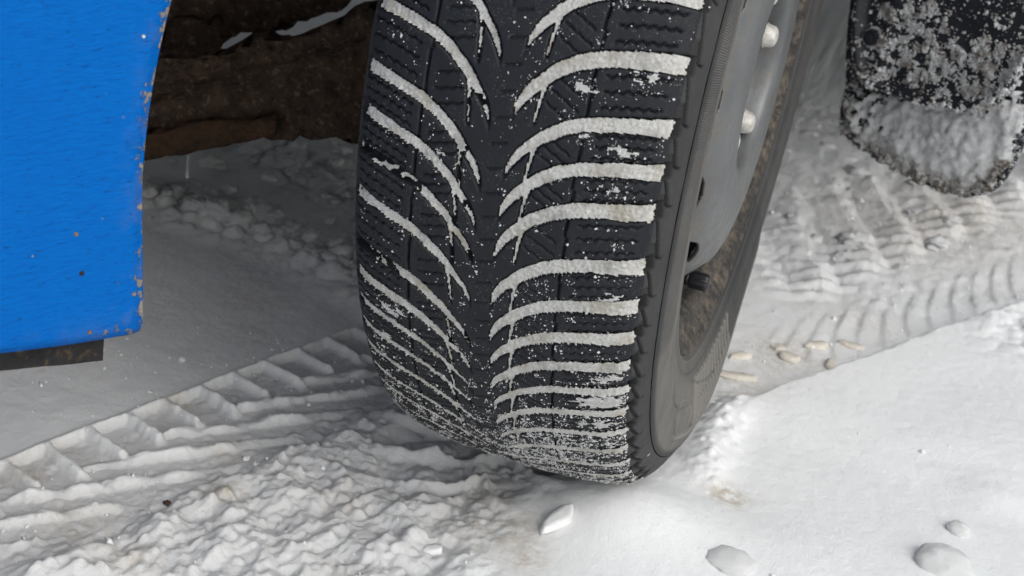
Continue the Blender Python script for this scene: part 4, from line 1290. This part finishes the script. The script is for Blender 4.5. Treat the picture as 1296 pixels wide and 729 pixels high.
def lump_mesh(name, seed, sub=3, amp=0.28, freq=1.6, squash=(1, 1, 1)):
    bm = bmesh.new()
    bmesh.ops.create_icosphere(bm, subdivisions=sub, radius=1.0)
    for v in bm.verts:
        n_ = v.co.normalized()
        q = n_ * freq + Vector((seed * 7.3, seed * 1.7, 0))
        v.co = n_ * (1 + amp * mnoise.fractal(q, 0.9, 2.0, 4) + 0.05 * mnoise.noise(n_ * 9 + Vector((seed, 0, 0))))
        v.co = Vector((v.co.x * squash[0], v.co.y * squash[1], v.co.z * squash[2]))
    return from_bm(name, bm)


def place(name, me, mat, x, y, size, sink, label, cat, group=None, rot=0.0, tilt=(0, 0)):
    o = link(name, me, mat, label=label, cat=cat, group=group)
    o.location = (x, y, ground_z(x, y) + size * sink)
    o.scale = (size, size, size)
    o.rotation_euler = (tilt[0], tilt[1], rot)
    return o


place("snow_lump", lump_mesh("snow_lump", 1, 4, .13, 1.6, (1.15, .95, .68)), M_LUMP, .312, -.072, .0185, .02, "largest round white snow lump on the smooth snow at the bottom right corner", "snow lump")
place("snow_lump", lump_mesh("snow_lump", 2, 4, .14, 1.6, (1.1, 1, .65)), M_LUMP, .321, -.020, .0085, .15, "small round snow lump lying just behind the largest lump at the bottom right", "snow lump")
place("snow_lump", lump_mesh("snow_lump", 3, 4, .12, 1.6, (1.2, 1, .5)), M_LUMP, .168, -.155, .0150, -.05, "low snow lump half sunk in the smooth snow at the bottom edge, below the wheel", "snow lump")
place("snow_lump", lump_mesh("snow_lump", 6, 3, .2, 1.2, (1, 1, .9)), M_LUMP, -.300, -.108, .0030, .7, "tiny white snow ball lying alone on the smooth grey snow right of the blue panel", "snow lump")
place("snow_lump", lump_mesh("snow_lump", 8, 3, .2, 1.2, (1.4, 1, .8)), M_CLUMP, -.418, .260, .0060, .7, "pale snow lump on dark snow in the middle of the shaded gap under the car", "snow lump")


def wedge(name, L, W, H, seed, taper=0.35):
    """a broken slab: an irregular outline with real thickness"""
    bm = bmesh.new()
    r = random.Random(seed)
    pts = [(-.5, -.22), (-.25, -.42), (.15, -.45), (.45, -.20), (.52, .10), (.22, .40), (-.12, .30), (-.42, .18)]
    pts = [(a + r.uniform(-.07, .07), b + r.uniform(-.07, .07)) for a, b in pts]
    lo = [bm.verts.new((a * L, b * W, 0)) for a, b in pts]
    hi = [bm.verts.new((a * L * .86, b * W * .8, H * (0.6 + taper * (a + .5)) + r.uniform(-.1, .1) * H)) for a, b in pts]
    bm.faces.new(lo[::-1]); bm.faces.new(hi)
    for i in range(8): bm.faces.new((lo[i], lo[(i + 1) % 8], hi[(i + 1) % 8], hi[i]))
    bmesh.ops.triangulate(bm, faces=bm.faces[:])
    bmesh.ops.subdivide_edges(bm, edges=bm.edges[:], cuts=2, use_grid_fill=True)
    bm.normal_update()
    for v in bm.verts:
        q = v.co * 160 + Vector((seed, 0, 0))
        v.co += v.normal * mnoise.noise(q) * H * 0.10
    return from_bm(name, bm, True)


def slab_at(name, x, y, L, W, H, rot, mat, label, cat, group=None, seed=0, tilt=(0, 0), lift=0.0):
    o = link(name, wedge(name, L, W, H, seed), mat, label=label, cat=cat, group=group)
    o.location = (x, y, ground_z(x, y) + lift); o.rotation_euler = (tilt[0], tilt[1], rot)


slab_at("snow_chunk", .045, -.176, .036, .017, .0085, math.radians(62), M_LUMP, "pointed white snow chunk lying on the snow below the wheel", "snow chunk", seed=3, tilt=(.1, -.12))
slab_at("snow_chunk", -.024, -.240, .014, .012, .0045, math.radians(20), M_LUMP, "small square snow chunk on beige snow at the bottom, left of the pointed chunk", "snow chunk", seed=9)
for i, (x, y, L, W, rot, lab) in enumerate(((.113, .178, .030, .0075, .2, "thin tan ice sliver closest to the tyre's right side, farther from the camera"), (.118, .140, .044, .012, -.25, "long flat tan ice strip beside the tyre, partly sunk in the track"),
                                            (.143, .217, .016, .009, -.9, "short stubby tan ice piece at the left of the upright pair"), (.155, .206, .026, .014, -.75, "broad tan ice piece leaning beside the short stubby one"),
                                            (.176, .243, .032, .0085, .02, "straight tan ice bar in the middle of the row of ice pieces"), (.207, .267, .032, .0095, -.55, "tan ice bar farthest right in the row of ice pieces"),
                                            (.193, .214, .024, .008, .9, "pale ice piece beside the crease at the edge of the smooth snow"))):
    slab_at("ice_piece", x, y, L * .92, W * 1.55, .0052, rot + .5, M_SHARD, lab, "ice piece", "tan ice pieces in the wheel track", seed=20 + i, tilt=(.12 * (-1) ** i, .08), lift=-.0008)
# a dead crumb of leaf on the churned snow
for k, (dx, dy) in enumerate(((0, 0),)):
    o = link("leaf_crumb", lump_mesh("leaf_crumb", 31, 3, .7, 2.5, (1.2, .8, .5)), M_DEBRIS, label="tiny dark red brown crumb of leaf on the churned snow at lower left", cat="leaf crumb")
    o.location = (-.207, -.279, ground_z(-.207, -.279) + .0012); o.scale = (.0026,) * 3

# clods along the rut under the car
protos = [lump_mesh("snow_clod", 40 + i, 3, .6, 2.2, (1, 1, .8)) for i in range(6)]
rr = random.Random(5)
N_CLOD = 190
for i in range(N_CLOD):
    if i < 130:
        f = rr.random() ** 0.9
        k = f * (len(CLUMP_RIDGE) - 3) + 1
        a = CLUMP_RIDGE[int(k)]; b = CLUMP_RIDGE[min(int(k) + 1, len(CLUMP_RIDGE) - 1)]; t_ = k - int(k)
        x = a[0] + (b[0] - a[0]) * t_ + rr.gauss(0, .012); y = a[1] + (b[1] - a[1]) * t_ + abs(rr.gauss(.004, .032))
        size = min(.013, max(.0025, rr.lognormvariate(-5.4, .5)))
    else:
        x = rr.uniform(-.62, -.26); y = rr.uniform(.20, .52) + (x + .4) * -.3
        size = min(.017, max(.003, rr.lognormvariate(-5.3, .5)))
    if x > -.17 or (abs(x - X0) < .13 and abs(y) < .2): continue
    o = link("snow_clod", protos[i % 6], M_CLUMP, label="small rounded snow clod among the many in the rut under the car", cat="snow clod", group="snow clods in the rut under the car")
    o.location = (x, y, ground_z(x, y) + size * .12); o.scale = (size * rr.uniform(.9, 1.3), size, size * rr.uniform(.75, 1)); o.rotation_euler = (rr.uniform(-.4, .4), rr.uniform(-.4, .4), rr.uniform(0, 6.28))
for i in range(12):
    x = rr.uniform(.10, .30); y = .42 + (x - .1) * 1.2 + rr.uniform(-.02, .42)
    size = min(.016, max(.004, rr.lognormvariate(-5.1, .4)))
    o = link("snow_clod", protos[i % 6], M_CLUMP, label="loose snow clod among many lying between the rim and the mud flap", cat="snow clod", group="snow clods between the wheel and the mud flap")
    o.location = (x, y, ground_z(x, y) + size * .05); o.scale = (size * rr.uniform(1, 1.5), size * 1.1, size * .7); o.rotation_euler = (0, 0, rr.uniform(0, 6.28))

# icicle with a hanging drop below the arm's flange
bm = bmesh.new(); prev = None
prof = [(0.118, .0016), (.1145, .0013), (.111, .0010), (.1065, .0012), (.103, .0008), (.098, .0007), (.0945, .0010), (.0915, .0014), (.0885, .0021), (.0868, .0017), (.0860, .0006)]
for z, r_ in prof:
    ring = [bm.verts.new((r_ * math.cos(2 * math.pi * j / 14), r_ * math.sin(2 * math.pi * j / 14), z)) for j in range(14)]
    if prev:
        for j in range(14): bm.faces.new((prev[j], prev[(j + 1) % 14], ring[(j + 1) % 14], ring[j]))
    else: bm.faces.new(ring)
    prev = ring
bm.faces.new(prev)
ic = link("icicle", from_bm("icicle", bm), M_ICE, label="thin glassy icicle with a drop at its tip hanging from the rusty arm", cat="icicle")
ic.location = (-.3953, .0517, 0)
